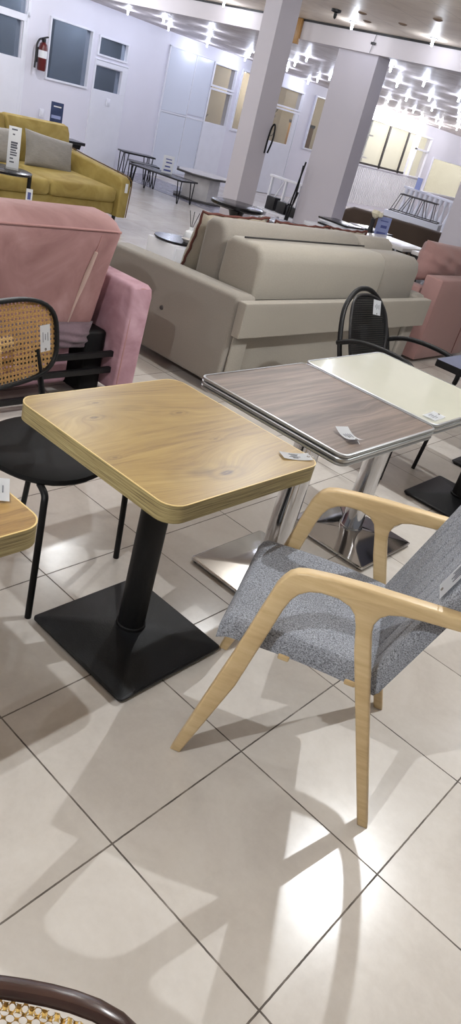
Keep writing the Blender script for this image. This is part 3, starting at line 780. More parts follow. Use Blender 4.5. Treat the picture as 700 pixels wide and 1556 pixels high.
# ---------------------------------------------------------------- cane-back black chair (left)
def cane_chair():
    # origin under the seat centre, front = +x
    t = thing('cane_back_chair', 'black metal chair with round black seat and natural cane back', 'chair', (-1.71, 1.355, 0), R(15))
    n = 40; pts = []
    for k in range(n):
        a = 2*pi*k/n; ca, sa = cos(a), sin(a); rr = 2.5
        s = (abs(ca)**rr+abs(sa)**rr)**(-1/rr); pts.append((.215*ca*s, .225*sa*s))
    bm = B(); rings = []
    for k, z in ((.80, .445), (.97, .448), (1.0, .456), (.985, .468), (.9, .474), (.6, .470), (.25, .467)):
        rings.append([bm.verts.new((p[0]*k, p[1]*k, z)) for p in pts])
    for A, C in zip(rings, rings[1:]):
        for i in range(n): bm.faces.new((A[i], A[(i+1) % n], C[(i+1) % n], C[i]))
    bm.faces.new(rings[0][::-1]); bm.faces.new(rings[-1]); bmesh.ops.recalc_face_normals(bm, faces=bm.faces)
    new_obj('seat', bm, 'blackvinyl', t)
    for s in (-1, 1):
        new_obj('leg', tube(B(), smoothpts([(.19, s*.245, 0), (.185, s*.235, .25), (.178, s*.225, .40), (.165, s*.21, .436), (.12, s*.18, .443)], 6), .011, 10), 'blackm', t)
        # rear leg runs up to carry the back
        new_obj('leg', tube(B(), smoothpts([(-.25, s*.22, 0), (-.215, s*.205, .25), (-.185, s*.19, .45), (-.195, s*.165, .60), (-.215, s*.15, .70)], 6), .011, 10), 'blackm', t)
    tl = R(-10)
    br = new_obj('back_frame', B_back(.23, .135, .0), 'blackm', t)
    br.matrix_parent_inverse = Matrix(); br.location = (-.222, 0, .735); br.rotation_euler = (0, tl, 0)
    cn = new_obj('cane_panel', B_panel(.225, .13), 'cane', t); cn.location = (-.222, 0, .735); cn.rotation_euler = (0, tl, 0)
    return t
def stadium(a, b, n=14, p=3.2, bend=.02):
    """superellipse in the y,z plane (half sizes a,b), slightly curved in x"""
    out = []
    for k in range(n*4):
        th = 2*pi*k/(n*4); c, s = cos(th), sin(th); r = (abs(c)**p+abs(s)**p)**(-1/p)
        y, z = a*c*r, b*s*r; out.append((bend*(y/a)**2, y, z))
    return out
def B_back(a, b, _): return sweep(B(), stadium(a, b), rect(.014, .024, .004), closed=True, up=(1, 0, 0))
def B_panel(a, b, bend=.02):
    bm = B(); pts = stadium(a, b, bend=bend); rings = []
    for k in (1, .8, .6, .4, .2):
        rings.append([bm.verts.new((bend*(p[1]*k/a)**2, p[1]*k, p[2]*k)) for p in pts])
    n = len(pts)
    for A, C in zip(rings, rings[1:]):
        for i in range(n): bm.faces.new((A[i], A[(i+1) % n], C[(i+1) % n], C[i]))
    bm.faces.new(rings[-1])
    bmesh.ops.solidify(bm, geom=bm.faces[:], thickness=.003)
    return bm
cane_chair()
tg = price_tag((-1.862, 1.405, .775), 0, .085, .048, 'white price tag hanging on the cane back of black chair', lines=3, group=None)
tg.rotation_euler = (Matrix.Rotation(R(15), 3, 'Z') @ Matrix.Rotation(R(80), 3, 'Y') @ Matrix.Rotation(R(0), 3, 'Z')).to_euler()

# ---------------------------------------------------------------- dark bentwood cane chair at the bottom edge
BC = dict(loc=(-.278, .198, 0), yaw=R(-45))
def bentwood():
    t = thing('bentwood_chair', 'dark bentwood chair with honey cane back cut off by the bottom edge', 'chair', BC['loc'], BC['yaw'])
    # local: back panel in the x,z plane, facing -y ; built around its own centre
    a, b = .2, .17
    fr_ = new_obj('back_frame', sweep(B(), stadium(a, b, 16, 4.5, .03), rect(.014, .018, .004), closed=True, up=(1, 0, 0)), 'darkwood', t)
    pn = new_obj('cane_panel', B_panel(a-.012, b-.012, .03), 'cane2', t)
    lp_ = new_obj('cane_spline', sweep(B(), stadium(a-.02, b-.02, 16, 4.5, .03), circ(.004, 8), closed=True, up=(1, 0, 0)), M['cane2'], t)
    for o in (fr_, pn, lp_): o.location = (.02, 0, .63); o.rotation_euler = (0, R(-20), 0)
    new_obj('seat', prism(B(), roundrect(.40, .42, .12, 6), .43, .46, bev=.008), 'darkwood', t).location = (.24, 0, 0)
    for s in (-1, 1):
        new_obj('leg', tube(B(), smoothpts([(-.02, s*.2, 0), (.04, s*.19, .25), (.05, s*.18, .45), (.03, s*.17, .54)], 4), .014, 8), 'darkwood', t)
        new_obj('leg', tube(B(), smoothpts([(.42, s*.2, 0), (.40, s*.18, .25), (.38, s*.17, .44)], 4), .014, 8), 'darkwood', t)
    return t
bentwood()

# ---------------------------------------------------------------- black mesh armchair
t = thing('mesh_armchair', 'black tubular armchair with perforated oval back behind the cream table', 'chair', (-1.735, 3.65, 0), R(-2))
bkp = lambda y, z: (-.18-.42*(z-.47), y, z)
new_obj('back_frame', tube(B(), smoothpts([bkp(-.24, .45), bkp(-.245, .60), bkp(-.20, .76), bkp(-.10, .845), bkp(0, .868), bkp(.10, .845), bkp(.20, .76), bkp(.245, .60), bkp(.24, .45)], 6), .014, 10), 'blackm', t)
pnl = new_obj('back_panel', B_panel(.185, .2, .035), 'perf', t); pnl.location = (-.255, -.01, .65); pnl.rotation_euler = (0, R(-20), 0)
pf = new_obj('panel_rim', sweep(B(), stadium(.188, .203, 14, 2.6, .035), circ(.008, 8), closed=True, up=(1, 0, 0)), 'blackplastic', t); pf.location = (-.255, -.01, .65); pf.rotation_euler = (0, R(-20), 0)
for s in (-1, 1):
    new_obj('armrest', tube(B(), smoothpts([(-.25, s*.245, .60), (-.12, s*.255, .652), (.05, s*.255, .668), (.2, s*.245, .655), (.262, s*.235, .60), (.268, s*.225, .54)], 6), .014, 10), 'blackm', t)
    new_obj('leg', tube(B(), [(.268, s*.225, .54), (.262, s*.205, .3), (.25, s*.185, 0)], .012, 8), 'blackm', t)
    new_obj('leg', tube(B(), [bkp(s*.24, .46), (-.21, s*.23, .2), (-.26, s*.22, 0)], .012, 8), 'blackm', t)
new_obj('seat', prism(B(), roundrect(.44, .44, .08, 6), .42, .455, bev=.01), 'blackvinyl', t).location = (.02, 0, 0)
tg = price_tag((-1.965, 3.66, .80), 0, .08, .08, 'white price tag hanging from the black perforated chair back', lines=4, group=None)
tg.rotation_euler = (Matrix.Rotation(R(68), 3, 'Y') @ Matrix.Rotation(R(-8), 3, 'Z')).to_euler()

# ---------------------------------------------------------------- beige sofa (seen from behind)
sf = thing('sofa', 'large beige fabric sofa with raised headrests seen from behind', 'sofa', (-3.2, 4.5, 0))
def P(name, bm, mat, par=sf, ang=45):
    o = new_obj(name, bm, mat, par, ang=ang); o.data.transform(Matrix.Translation((-sf.location.x, -sf.location.y, 0))) if par is sf else None
    return o
arm_prof = [(-2.66, .06), (-2.64, .60), (-2.66, .625), (-2.70, .632), (-3.3, .62), (-3.80, .605), (-3.84, .58), (-3.85, .1), (-3.8, .06)]
P('armrest', prism(B(), [(p[0], p[1]) for p in arm_prof], 3.30, 3.48, 'xz', bev=.03, seg=4), 'taupe')
P('armrest', prism(B(), [(p[0], p[1]) for p in arm_prof], 5.50, 5.66, 'xz', bev=.03, seg=4), 'taupe')
P('back', soft(B(), -2.86, -2.68, 3.49, 5.49, .07, .47, .015, 0), 'taupe_l')
P('back_panel', soft(B(), -2.64, -2.575, 3.30, 5.64, .40, .612, .007, .0), 'taupe_l')
P('seam_cover', bx(B(), -2.645, -2.632, 3.33, 3.47, .06, .4, .004), 'taupe_l')
P('seat', soft(B(), -3.82, -2.85, 3.49, 5.49, .1, .42, .05, .01), 'taupe')
def headrest(y0, y1, x0, x1, z0, z1, mat):
    prof = [(x1, z0), (x1+.0, z1-.09), (x1-.02, z1-.03), (x1-.07, z1), (x0+.05, z1-.005), (x0+.01, z1-.04), (x0, z0+.05), (x0+.02, z0)]
    return P('headrest', prism(B(), prof, y0, y1, 'xz', bev=.035, seg=4), mat)
headrest(3.47, 4.93, -3.0, -2.68, .60, .905, 'taupe_l')
headrest(4.95, 5.50, -3.0, -2.70, .58, .890, 'taupe')  # darker taupe puts the shading of the right unit into its colour
headrest(3.50, 5.05, -3.22, -3.02, .50, .955, 'taupe')
headrest(5.07, 5.55, -3.20, -3.0, .50, .945, 'taupe')
P('zip_line', tube(B(), [(-2.87, 3.5, .912), (-2.9, 4.9, .912)], .006, 6), 'blackplastic')
for y, x in ((3.40, -2.80), (5.58, -2.8), (3.40, -3.7), (5.58, -3.7)):
    P('foot', bx(B(), x-.03, x+.03, y-.03, y+.03, 0, .07, .004), 'blackplastic')
P('button', lathe(B(), [(0, .012), (.012, .008), (.014, 0), (0, 0)], (0, 0, 0), 12), 'stand', None)
bpy.data.objects['button'].parent = sf; bpy.data.objects['button'].location = (-.02-.0, -1.205, .33); bpy.data.objects['button'].rotation_euler = (R(90), 0, 0)
bpy.data.objects['button'].location = (-3.235+3.2, 3.299-4.5, .36)
# loose pillows leaning on the front of the headrests
PL = [((-3.40, 3.94, .715), .74, .47, R(4), 'beige pillow with rust piping at the left end of the beige sofa'),
      ((-3.38, 4.68, .715), .68, .46, R(0), 'beige pillow with rust piping in the middle of the beige sofa'),
      ((-3.38, 5.31, .715), .52, .46, R(-2), 'beige pillow with rust piping at right end of the beige sofa')]
for (c, w_, h_, rr, lab) in PL:
    t = thing('throw_pillow', lab, 'pillow', c, R(90)+rr, 'pillows on the beige sofa')
    o = new_obj('cover', cushion(B(), w_, h_, .22, pinch=.1, wr=.006), 'pillow', t, ang=80)
    n = 60; pp = []
    for k in range(n):
        s = k/n*4; e = int(s); f = s-e
        u, v = ((-1+2*f, -1), (1, -1+2*f), (1-2*f, 1), (-1, 1-2*f))[e]
        sx = u*(1-.1*(1-v*v)*.6*abs(u)); sz = v*(1-.1*(1-u*u)*.6*abs(v)); pp.append((sx*w_/2, .004*sin(k*2.1), sz*h_/2+.004*sin(k*1.7)))
    new_obj('piping', tube(B(), pp, .009, 7, closed=True, up=(0, 1, 0)), 'rust', t)
    t.rotation_euler = (R(15), 0, R(90)+rr)

# ---------------------------------------------------------------- pink recliner (left)
sp = thing('recliner_sofa', 'dusty pink velvet recliner sofa seen from behind with black base rails', 'sofa', (-3.2, 1.8, 0))
def Q(name, bm, mat, ang=45, par=None):
    o = new_obj(name, bm, mat, par or sp, ang=ang); o.data.transform(Matrix.Translation((3.2, -1.8, 0))); return o
bprof = [(-2.93, .34), (-2.90, .46), (-2.845, .70), (-2.79, .885), (-2.80, .915), (-2.84, .945), (-2.90, .962), (-3.0, .965), (-3.1, .93), (-3.13, .85), (-3.15, .5), (-3.1, .36)]
bk = Q('backrest', prism(B(), bprof, .75, 2.50, 'xz', bev=.05, seg=5), 'pink')
Q('piping', tube(B(), smoothpts([(-2.79, .8, .905), (-2.787, 1.6, .908), (-2.79, 2.40, .905), (-2.80, 2.455, .895), (-2.84, 2.485, .885)], 6), .0055, 6), 'piping', par=bk)
Q('zip_slit', sweep(B(), [(-2.812, 2.355, .80), (-2.846, 2.345, .68), (-2.888, 2.33, .52), (-2.925, 2.32, .37)], circ(.007, 8, .012), up=(1, 0, 0), scale=lambda f: .5+1.0*sin(pi*min(1, f+.2))), 'slit', par=bk)
Q('seam', tube(B(), [(-2.79, 2.36, .885), (-2.812, 2.355, .80)], .003, 6), 'piping', par=bk)
aprof = [(-2.745, .07), (-2.72, .60), (-2.73, .645), (-2.76, .66), (-3.3, .66), (-3.7, .63), (-3.8, .58), (-3.82, .07)]
Q('armrest', prism(B(), aprof, 2.555, 2.70, 'xz', bev=.025, seg=4), 'pinkarm')
Q('armrest', prism(B(), aprof, .45, .60, 'xz', bev=.025, seg=4), 'pinkarm')
Q('piping', tube(B(), smoothpts([(-2.744, 2.572, .12), (-2.730, 2.572, .50), (-2.727, 2.574, .60), (-2.733, 2.60, .64), (-2.733, 2.66, .64), (-2.727, 2.684, .60), (-2.730, 2.684, .50)], 5), .004, 6), 'piping')
for z, x in ((.275, -2.8), (.185, -2.8), (.075, -2.78)):
    Q('base_rail', bx(B(), x-.012, x+.012, .6, 2.555, z-.016, z+.016, .004), 'blackm')
Q('side_mechanism', soft(B(), -3.1, -2.86, 2.42, 2.552, .03, .38, .02, 0), 'blackvinyl')
Q('seat_box', soft(B(), -3.6, -2.90, .62, 2.36, .08, .31, .03, .005), 'pinkarm')
bm = cushion(B(), .72, .14, .2, 18, .05, .018)
bmesh.ops.transform(bm, matrix=Matrix.Translation((-2.92, 2.13, .36)) @ Matrix.Rotation(R(90), 4, 'Z') @ Matrix.Rotation(R(3), 4, 'Y'), verts=bm.verts)
Q('liner_cloth', bm, 'mauve', 80)
for y in (.7, 1.6, 2.45):
    Q('foot', lathe(B(), [(0, 0), (.02, 0), (.02, .06), (0, .06)], (-2.8, y, 0), 12), 'blackm')

# ---------------------------------------------------------------- pink sofa at the right
t = thing('sofa', 'pink fabric sofa end standing right of the beige sofa', 'sofa', (-3.1, 6.4, 0))
def T(name, bm, mat, t=t, ang=45):
    o = new_obj(name, bm, mat, t, ang=ang); o.data.transform(Matrix.Translation((-t.location.x, -t.location.y, 0))); return o
T('back', soft(B(), -2.86, -2.69, 5.97, 6.95, .03, .735, .012, 0, 2), 'pinkfab')
T('armrest', soft(B(), -3.45, -2.87, 5.97, 6.15, .06, .62, .02, .0, 2), 'pinkfab')
T('seat', soft(B(), -3.45, -2.87, 6.16, 6.95, .1, .42, .04, .0), 'pinkfab')
bm = cushion(B(), .95, .34, .26, 18, .06, .016); bmesh.ops.transform(bm, matrix=Matrix.Translation((-3.0, 6.52, .80)) @ Matrix.Rotation(R(90), 4, 'Z') @ Matrix.Rotation(R(2), 4, 'Y'), verts=bm.verts)
T('back_cushion', bm, 'pinkfab', ang=80)
T('seam', tube(B(), [(-2.688, 6.72, .05), (-2.688, 6.72, .33)], .004, 6), 'rust')

# ---------------------------------------------------------------- yellow sofa
ys = thing('sofa', 'mustard yellow velvet sofa with grey cushions facing the camera', 'sofa', (-7.5, 4.8, 0))
def Yp(name, bm, mat, ang=45): 
    o = new_obj(name, bm, mat, ys, ang=ang); o.data.transform(Matrix.Translation((7.5, -4.8, 0))); return o
def backprof(): return [(-7.86, .40), (-7.92, .80), (-7.96, .865), (-8.04, .88), (-8.14, .85), (-8.18, .2), (-7.86, .2)]
Yp('back_cushion', prism(B(), backprof(), 3.6, 5.10, 'xz', bev=.03, seg=3), 'mustard')
Yp('back_cushion', prism(B(), backprof(), 5.115, 5.98, 'xz', bev=.03, seg=3), 'mustard')
Yp('back', soft(B(), -8.24, -8.15, 3.6, 6.05, .12, .82, .03, 0), 'mustard')
Yp('seat_cushion', soft(B(), -7.88, -6.86, 3.6, 5.02, .27, .43, .05, .012), 'mustard')
Yp('seat_cushion', soft(B(), -7.88, -6.86, 5.03, 5.93, .27, .43, .05, .012), 'mustard')
Yp('front_rail', soft(B(), -8.1, -6.92, 3.6, 5.95, .14, .27, .02, 0), 'mustard')
yarm = [(-6.86, .12), (-6.84, .48), (-6.87, .535), (-6.93, .56), (-7.3, .585), (-7.7, .61), (-8.05, .64), (-8.2, .64), (-8.2, .12)]
Yp('armrest', prism(B(), yarm, 5.96, 6.10, 'xz', bev=.02, seg=3), 'mustard')
Yp('piping', tube(B(), [(p[0]+.004, 6.10, p[1]+.004) for p in smoothpts([(q[0], 0, q[1]) for q in yarm[:8]], 5) for p in [(p.x, p.z)]], .007, 6), 'mustpipe')
for x, y in ((-6.95, 6.0), (-8.1, 6.0), (-6.95, 3.7), (-8.1, 3.7)):
    Yp('foot', lathe(B(), [(0, 0), (.015, 0), (.025, .14), (0, .14)], (x, y, 0), 12), 'blackplastic')
Yp('care_label', bx(B(), -6.838, -6.834, 6.01, 6.05, .40, .5), 'card')
for (c, w_, h_, tl, lab) in (((-7.60, 5.48, .585), .66, .37, 6, 'grey rectangular cushion at right end of the yellow sofa'), ((-7.62, 4.78, .585), .62, .37, 0, 'grey cushion behind the sign on the yellow sofa')):
    t = thing('throw_pillow', lab, 'pillow', c, 0, 'grey cushions on the yellow sofa')
    new_obj('cover', cushion(B(), w_, h_, .2, pinch=.08, wr=.006), 'greypillow', t, ang=80)
    t.rotation_euler = (R(-16), R(tl), R(90))

# black side table in front of the yellow sofa with a menu sign and a tag
t = thing('side_table', 'round black C-shaped side table in front of the yellow sofa', 'side table', (-6.35, 4.12, 0))
new_obj('table_top', lathe(B(), [(0, .54), (.235, .54), (.245, .547), (.245, .56), (.235, .565), (0, .562)], n=36), 'blackgloss', t)
new_obj('leg', bx(B(), .08, .11, .19, .22, .0, .55, .004), 'blackm', t)
new_obj('base', bx(bx(B(), -.2, .22, .19, .22, 0, .02, .004), -.2, -.17, -.2, .2, 0, .02, .004), 'blackm', t)
t = thing('menu_sign', 'tall white price sign standing on the black side table', 'sign', (-6.3, 4.16, .566), R(-25), 'stand-up price signs')
new_obj('sheet', bx(B(), -.004, .004, -.055, .055, .0, .36, .001), 'card', t)
new_obj('foot', bx(B(), -.04, .04, -.07, .07, -.001, .018, .004), 'glass_c', t)
bm = B()
for k, (a, b_, z) in enumerate(((-.03, .02, .33), (-.02, .0, .29), (-.03, .03, .22), (-.03, .025, .20), (-.03, .03, .18), (-.03, .02, .16), (-.03, .03, .14), (-.03, .028, .12), (-.03, .0, .09), (-.03, .01, .06))):
    bx(bm, .0042, .0048, a, b_, z, z+(.012 if k not in (2, 3, 4) else .016))
new_obj('printed_lines', bm, 'ink', t, False)
t = thing('price_tag', 'small white tag hanging from the leg of black side table', 'price tag', (-6.235, 4.325, .38), R(-25), 'hanging tags')
new_obj('card', bx(B(), .0, .002, -.03, .03, -.06, .05), 'card', t)
new_obj('printed_barcode', bx(B(), .002, .0025, -.015, .015, -.045, .02), 'blueink', t, False)

# console and blue flyer behind the yellow sofa
t = thing('console_table', 'black console shelf end behind the yellow sofa', 'console', (-9.25, 6.9, 0))
new_obj('top', bx(B(), -.15, .15, -.9, .25, .56, .60, .006), 'blackgloss', t)
new_obj('apron', prism(B(), [(-.85, .5), (.2, .5), (.22, .56), (-.85, .56)], -.1, .1, 'yz'), 'blackgloss', t)
for y in (-.8, .12): new_obj('leg', tube(B(), smoothpts([(.08, y, .5), (.1, y+.03, .4), (.04, y, .2), (.06, y, 0)], 4), .02, 8), 'blackgloss', t)
t = thing('flyer', 'dark blue printed flyer standing behind the yellow sofa', 'flyer', (-9.25, 6.72, .601), R(-20))
new_obj('sheet', bx(B(), -.003, .003, -.085, .085, .02, .42), 'flyer', t)
new_obj('foot', bx(B(), -.04, .04, -.05, .05, 0, .02, .003), 'card', t)
new_obj('printed_title', bx(B(), .003, .004, -.05, .055, .36, .375), 'card', t, False); new_obj('printed_picture', bx(B(), .003, .004, -.07, .06, .22, .26), 'flyer2', t, False)

# ---------------------------------------------------------------- hairpin tables and marble table by the wall
def hairpin(label, loc, rz, w, d, h, topm='blackgloss'):
    t = thing('hairpin_table', label, 'coffee table', loc, rz, 'hairpin leg tables along the wall')
    new_obj('table_top', bx(B(), -w/2, w/2, -d/2, d/2, h-.025, h, .004), topm, t)
    for sx in (-1, 1):
        for sy in (-1, 1):
            x, y = sx*(w/2-.07), sy*(d/2-.05)
            new_obj('leg', tube(B(), smoothpts([(x-.04, y, h-.02), (x+sx*.02-.012, y, .04), (x+sx*.02, y, .012), (x+sx*.02+.012, y, .04), (x+.04, y, h-.02)], 4), .009, 6), 'blackm', t)
    return t
hairpin('tallest small black hairpin table nearest the white door', (-10.78, 9.62, 0), R(75), .62, .3, .42)
hairpin('low black hairpin table nested between the tallest and the long one', (-10.1, 9.2, 0), R(60), .5, .32, .36)
hairpin('long glossy black hairpin coffee table carrying a white sign', (-9.35, 8.98, 0), R(8), 1.1, .45, .36)
t = thing('menu_sign', 'white and blue printed sign standing on long hairpin table', 'sign', (-9.33, 9.02, .361), R(-30), 'stand-up price signs')
new_obj('sheet', bx(B(), -.004, .004, -.09, .09, .0, .26), 'card', t)
new_obj('printed_lines', bx(bx(bx(bx(B(), .004, .006, -.05, .05, .20, .215), .004, .006, -.04, .06, .15, .17), .004, .006, -.05, .04, .09, .11), .004, .006, -.06, .06, .03, .055), 'blueink', t, False)
t = thing('marble_table', 'low octagonal pale marble coffee table with dark top by the wall', 'coffee table', (-9.45, 10.0, 0))
octo = lambda r: [(r*cos(R(22.5+45*k)), r*sin(R(22.5+45*k))) for k in range(8)]
new_obj('plinth', prism(B(), octo(.48), 0, .03), 'stand', t); new_obj('body', prism(B(), octo(.34), .03, .40), 'marble', t, False)
new_obj('table_top', prism(B(), octo(.5), .40, .43, bev=.004), 'stand', t); new_obj('top_inlay', prism(B(), octo(.46), .43, .436), 'marble', t)

# round black pedestal tables near the slim column
def roundtable(label, loc, r=.27):
    t = thing('round_table', label, 'table', loc, 0, 'round black tables by the slim column')
    new_obj('table_top', lathe(B(), [(0, .705), (r-.03, .705), (r-.02, .715), (r, .72), (r, .745), (r-.01, .75), (0, .75)], n=40), 'blackgloss', t)
    new_obj('pedestal', lathe(B(), [(.19, 0), (.19, .02), (.06, .05), (.04, .12), (.055, .2), (.035, .3), (.06, .42), (.04, .5), (.05, .6), (.09, .705), (0, .705)], n=24), 'blackgloss', t)
    return t
roundtable('round glossy black table beside the slim white column', (-4.96, 5.82, 0))
roundtable('round glossy black table behind middle of the beige sofa', (-4.25, 5.72, 0))
t = thing('side_table', 'small low white side table between the round black tables', 'side table', (-4.3, 5.2, 0))
new_obj('table_top', bx(B(), -.17, .17, -.17, .17, .53, .56, .004), 'whitemetal', t)
for a in (-1, 1):
    for b_ in (-1, 1): new_obj('leg', bx(B(), a*.15-.012, a*.15+.012, b_*.15-.012, b_*.15+.012, 0, .53), 'whitemetal', t)
t = thing('menu_sign', 'small white folded card behind beige sofa under the black tables', 'sign', (-4.3, 5.17, .561), R(-30), 'stand-up price signs')
new_obj('sheet', bx(B(), -.004, .004, -.1, .1, .0, .17), 'card', t)
new_obj('printed_lines', bx(bx(B(), .004, .006, -.06, .04, .11, .12), .004, .006, -.03, .07, .05, .06), 'ink', t, False)

# diffuser side table left of the beige sofa
t = thing('side_table', 'small white drawer side table with smoked glass top beyond beige sofa', 'side table', (-4.62, 4.72, 0))
new_obj('cabinet', bx(B(), -.17, .17, -.17, .17, .12, .44, .01), 'whitemetal', t)
new_obj('drawer_front', bx(B(), .17, .182, -.15, .15, .2, .42, .004), 'whitemetal', t)
new_obj('glass_top', lathe(B(), [(0, .45), (.19, .45), (.192, .456), (.19, .462), (0, .462)], n=30), 'blackgloss', t)
for a in (-1, 1):
    for b_ in (-1, 1): new_obj('leg', tube(B(), [(a*.12, b_*.12, .12), (a*.13, b_*.13, 0)], .012, 8), 'steel', t)
t = thing('reed_diffuser', 'white reed diffuser bottle with dark sticks on small side table', 'diffuser', (-4.58, 4.84, .463))
new_obj('bottle', lathe(B(), [(0, 0), (.045, 0), (.055, .03), (.045, .07), (.018, .085), (.018, .11), (0, .11)], n=18), 'card', t)
for a in (-.04, 0, .045): new_obj('reed', tube(B(), [(0, 0, .08), (a, a*.4, .24)], .003, 5), 'blackplastic', t)
t = thing('bowl', 'small pale dish beside the reed diffuser', 'dish', (-4.5, 4.74, .463))
new_obj('dish', lathe(B(), [(0, .0), (.03, 0), (.06, .03), (.055, .03), (.028, .006), (0, .006)], n=18), 'marble', t)

# ---------------------------------------------------------------- things between and behind the columns
t = thing('display_rack', 'white metal rack with slanted bars right of the slim column', 'rack', (-6.2, 8.55, 0))
new_obj('top_rail', bx(B(), -.62, .55, -.03, .03, .86, .89, .004), 'whitemetal', t)
new_obj('shelf', bx(B(), -.62, .5, -.14, .14, .42, .45, .004), 'whitemetal', t)
for k, x in enumerate((-.58, -.33, -.08, .17, .42)):
    new_obj('bar', bx(B(), x-.014, x+.014, -.02, .02, .0, .87, .003), 'whitemetal', t)
    if k < 4: new_obj('brace', tube(B(), [(x+.03, 0, .46), (x+.22, 0, .86)], .012, 6), 'whitemetal', t)
for k, x in enumerate((-.5, -.3, -.12, .06)):
    b0 = tag(new_obj('dark_box', bx(B(), x-.08, x+.07, 8.5-8.55+.02, .12, .45, .62 - .02*k, .006), 'blackplastic'), ['leftmost', 'second', 'third', 'rightmost'][k]+' dark box on the shelf of the white metal rack', 'box', 'dark boxes on the white rack'); b0.location = (-6.2, 8.55, .0005)
t = thing('folding_stand', 'thin black crossed folding stand leaning beside the wide column', 'stand', (-5.88, 7.84, 0))
new_obj('bar', tube(B(), [(.10, 0, 1.19), (-.04, .03, .3), (-.09, .05, 0)], .011, 6), 'blackm', t)
new_obj('bar', tube(B(), [(.04, .05, 1.14), (.08, 0, .8), (.02, -.04, .0)], .011, 6), 'blackm', t)
new_obj('bar', tube(B(), [(.09, .02, .84), (.0, 0, .4), (-.06, 0, 0)], .011, 6), 'blackm', t)
t = thing('wall_hook', 'black curved metal bracket on the side of slim white column', 'bracket', (-5.405, 6.56, 1.27))
new_obj('arch', tube(B(), smoothpts([(.004, 0, -.06), (.012, 0, .1), (.03, 0, .2), (.06, 0, .22), (.075, 0, .14), (.07, 0, .05), (.045, 0, -.05)], 6), .009, 8), 'blackm', t)

t = thing('display_table', 'white display table in front of the wide column with sample slabs', 'table', (-4.72, 7.72, 0))
new_obj('table_top', bx(B(), -.33, .33, -.62, .62, .62, .66, .005), 'whitemetal', t)
new_obj('cabinet', bx(B(), -.29, .29, -.58, .58, 0, .62, .005), 'whitemetal', t)
random.seed(3)
for k in range(7):
    o = new_obj('sample_slab', bx(B(), -.22, .2, -.17, .17, 0, .018, .002), 'whitemetal' if k % 3 else 'blackgloss')
    pos = [(-4.75, 7.42), (-4.75, 7.42), (-4.74, 7.43), (-4.76, 7.42), (-4.7, 7.98), (-4.7, 7.98), (-4.69, 7.97)][k]
    z = .661+.019*(k if k < 4 else k-4); o.location = (pos[0], pos[1], z); o.rotation_euler = (0, 0, R([3, -6, 8, -2, 10, 2, -8][k]))
    nm = ['bottom', 'second', 'third', 'top', 'bottom', 'middle', 'top'][k]
    tag(o, f"{'black' if k % 3 == 0 else 'white'} edged sample slab, {nm} of the {'left' if k < 4 else 'right'} stack on white display table", 'slab', 'sample slabs on the display table')
t = thing('vase', 'slim dark vase holding one cream flower by the blue sign', 'vase', (-4.5, 7.62, .661))
new_obj('body', lathe(B(), [(0, 0), (.03, 0), (.035, .05), (.022, .14), (.026, .2), (0, .19)], n=16), 'blackplastic', t)
f_ = new_obj('flower', lathe(B(), [(0, .2), (.03, .22), (.055, .26), (.04, .29), (0, .27)], (.01, 0, 0), 8), 'leaf', t)
new_obj('petal', lathe(B(), [(0, .22), (.03, .24), (.03, .28), (0, .27)], (.06, .02, 0), 7), 'leaf', t)
t = thing('menu_sign', 'pale blue printed sign standing by the vase', 'sign', (-4.46, 7.8, .661), R(-30), 'stand-up price signs')
new_obj('sheet', bx(B(), -.004, .004, -.085, .085, .0, .24), 'flyer2', t)
new_obj('printed_lines', bx(bx(bx(B(), .004, .006, -.05, .05, .19, .2), .004, .006, -.03, .05, .12, .15), .004, .006, -.06, .06, .05, .075), 'blueink', t, False)

t = thing('sofa', 'dark brown curved back sofa behind the blue sign', 'sofa', (-5.5, 10.1, 0), R(32))
bm = B(); sweep(bm, smoothpts([(-.85, .0, .40), (-.84, .0, .62), (-.72, .04, .73), (-.3, .12, .75), (.2, .12, .74), (.6, .06, .72), (.85, -.02, .70)], 6), rect(.16, .56, .07), up=(0, 0, 1))
bm.free(); bm = B()
prof2 = [(-.85, .1), (-.87, .55), (-.83, .70), (-.72, .755), (.2, .755), (.85, .74), (.88, .1)]
prism(bm, prof2, -.35, -.2, 'xz', bev=.04, seg=3); new_obj('back', bm, 'brown', t)
new_obj('seat', soft(B(), -.83, .84, -.2, .4, .12, .42, .06, .01), 'brown', t)
for a in (-.78, .78):
    for b_ in (-.25, .3): new_obj('foot', lathe(B(), [(0, 0), (.02, 0), (.03, .12), (0, .12)], (a, b_, 0), 10), 'blackplastic', t)
t = thing('price_card', 'small white card hung on the back of the brown sofa', 'price card', (-5.35, 9.89, .66), R(32))
new_obj('card', bx(B(), -.07, .07, -.03, -.026, -.1, .1), 'card', t)

t = thing('display_plinth', 'white display plinth behind the brown sofa', 'plinth', (-6.0, 11.35, 0), R(20))
new_obj('plinth', bx(B(), -.45, .45, -.25, .25, 0, .74, .006), 'whitemetal', t)
t = thing('wire_table', 'black wire frame table base with zigzag rods on the plinth', 'table base', (-6.0, 11.35, .741), R(20))
rT = [(-.3, -.12, .27), (.3, -.12, .27), (.3, .12, .27), (-.3, .12, .27)]; rB = [(-.4, -.17, .01), (.4, -.17, .01), (.4, .17, .01), (-.4, .17, .01)]
new_obj('top_ring', tube(B(), rT, .009, 6, closed=True, up=(0, 0, 1)), 'stand', t); new_obj('bottom_ring', tube(B(), rB, .009, 6, closed=True, up=(0, 0, 1)), 'stand', t)
for k in range(6):
    x0, x1 = -.38+.135*k, -.24+.1*k
    for y0, y1 in ((-.17, -.12), (.17, .12)): new_obj('rod', tube(B(), [(x0, y0, .01), (x1, y1, .27)] if k % 2 else [(x0, y0, .01), (x1-.06, y1, .27)], .006, 5), 'stand', t)

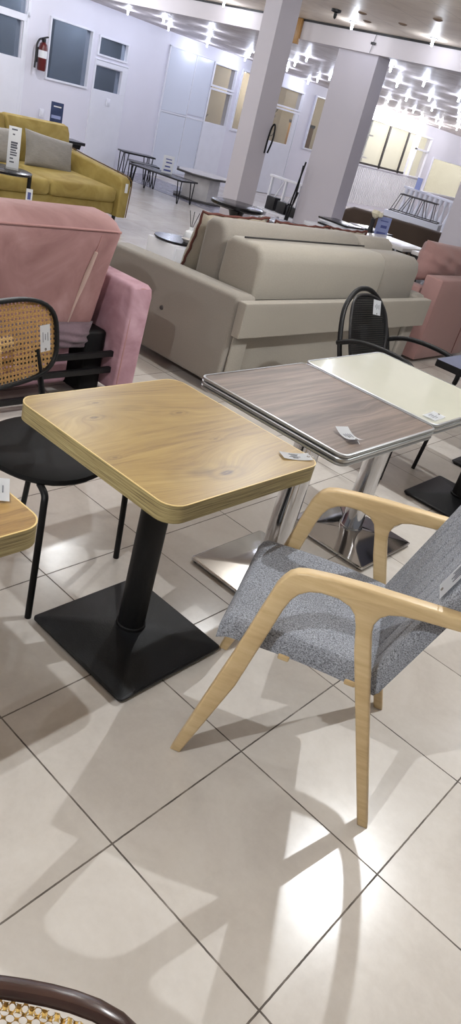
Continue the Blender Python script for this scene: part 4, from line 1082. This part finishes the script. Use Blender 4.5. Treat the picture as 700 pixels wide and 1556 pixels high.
t = thing('balustrade', 'row of white turned balusters at right under the bright far window', 'balustrade', (-6.75, 13.2, 0), R(-20))
new_obj('top_rail', bx(B(), -.8, .9, -.04, .04, 1.02, 1.06, .006), 'whitemetal', t)
new_obj('bottom_rail', bx(B(), -.8, .9, -.05, .05, .42, .47, .006), 'whitemetal', t)
new_obj('plinth', bx(B(), -.8, .9, -.15, .15, 0, .42, .006), 'whitemetal', t)
b0 = None
for k in range(12):
    if b0 is None:
        b0 = new_obj('baluster', lathe(B(), [(.04, .47), (.04, .52), (.018, .55), (.052, .64), (.036, .74), (.014, .84), (.018, .92), (.04, .95), (.04, 1.02)], n=12), 'whitemetal', t); b0.location = (-.72, 0, 0)
    else:
        b = b0.copy(); COL.objects.link(b); b.location = (-.72+.14*k, 0, 0)

t = thing('menu_sign', 'small blue grey sign above the balusters near the far door', 'sign', (-7.05, 13.1, 1.061), R(-20), 'stand-up price signs')
new_obj('sheet', bx(B(), -.07, .07, -.004, .004, 0, .2), 'flyer2', t)

for (x, y, lab) in ((-4.05, 7.4, 'pale topped black fretwork table left of the third column'), (-3.4, 7.5, 'pale topped black fretwork table before the third column')):
    t = thing('fretwork_table', lab, 'table', (x, y, 0), 0, 'fretwork tables by the right column')
    new_obj('table_top', bx(B(), -.3, .3, -.3, .3, .70, .735, .004), 'marble', t)
    for s in (-1, 1): new_obj('apron', bx(B(), -.28, .28, s*.27-.006, s*.27+.006, .58, .70), 'perf_p', t)
    for a in (-1, 1):
        for b_ in (-1, 1): new_obj('leg', bx(B(), a*.26-.02, a*.26+.02, b_*.26-.02, b_*.26+.02, 0, .7, .003), 'blackm', t)

# ---------------------------------------------------------------- world & view
wd = bpy.data.worlds.new('world'); sc.world = wd; wd.use_nodes = True
bg = wd.node_tree.nodes['Background']; bg.inputs[0].default_value = (.93, .95, 1, 1); bg.inputs[1].default_value = .26
vs = sc.view_settings; vs.view_transform = 'Standard'; vs.look = 'None'; vs.gamma = 1; vs.use_curve_mapping = False; vs.exposure = 0.0
sc.cycles.max_bounces = 8; sc.cycles.sample_clamp_indirect = 6
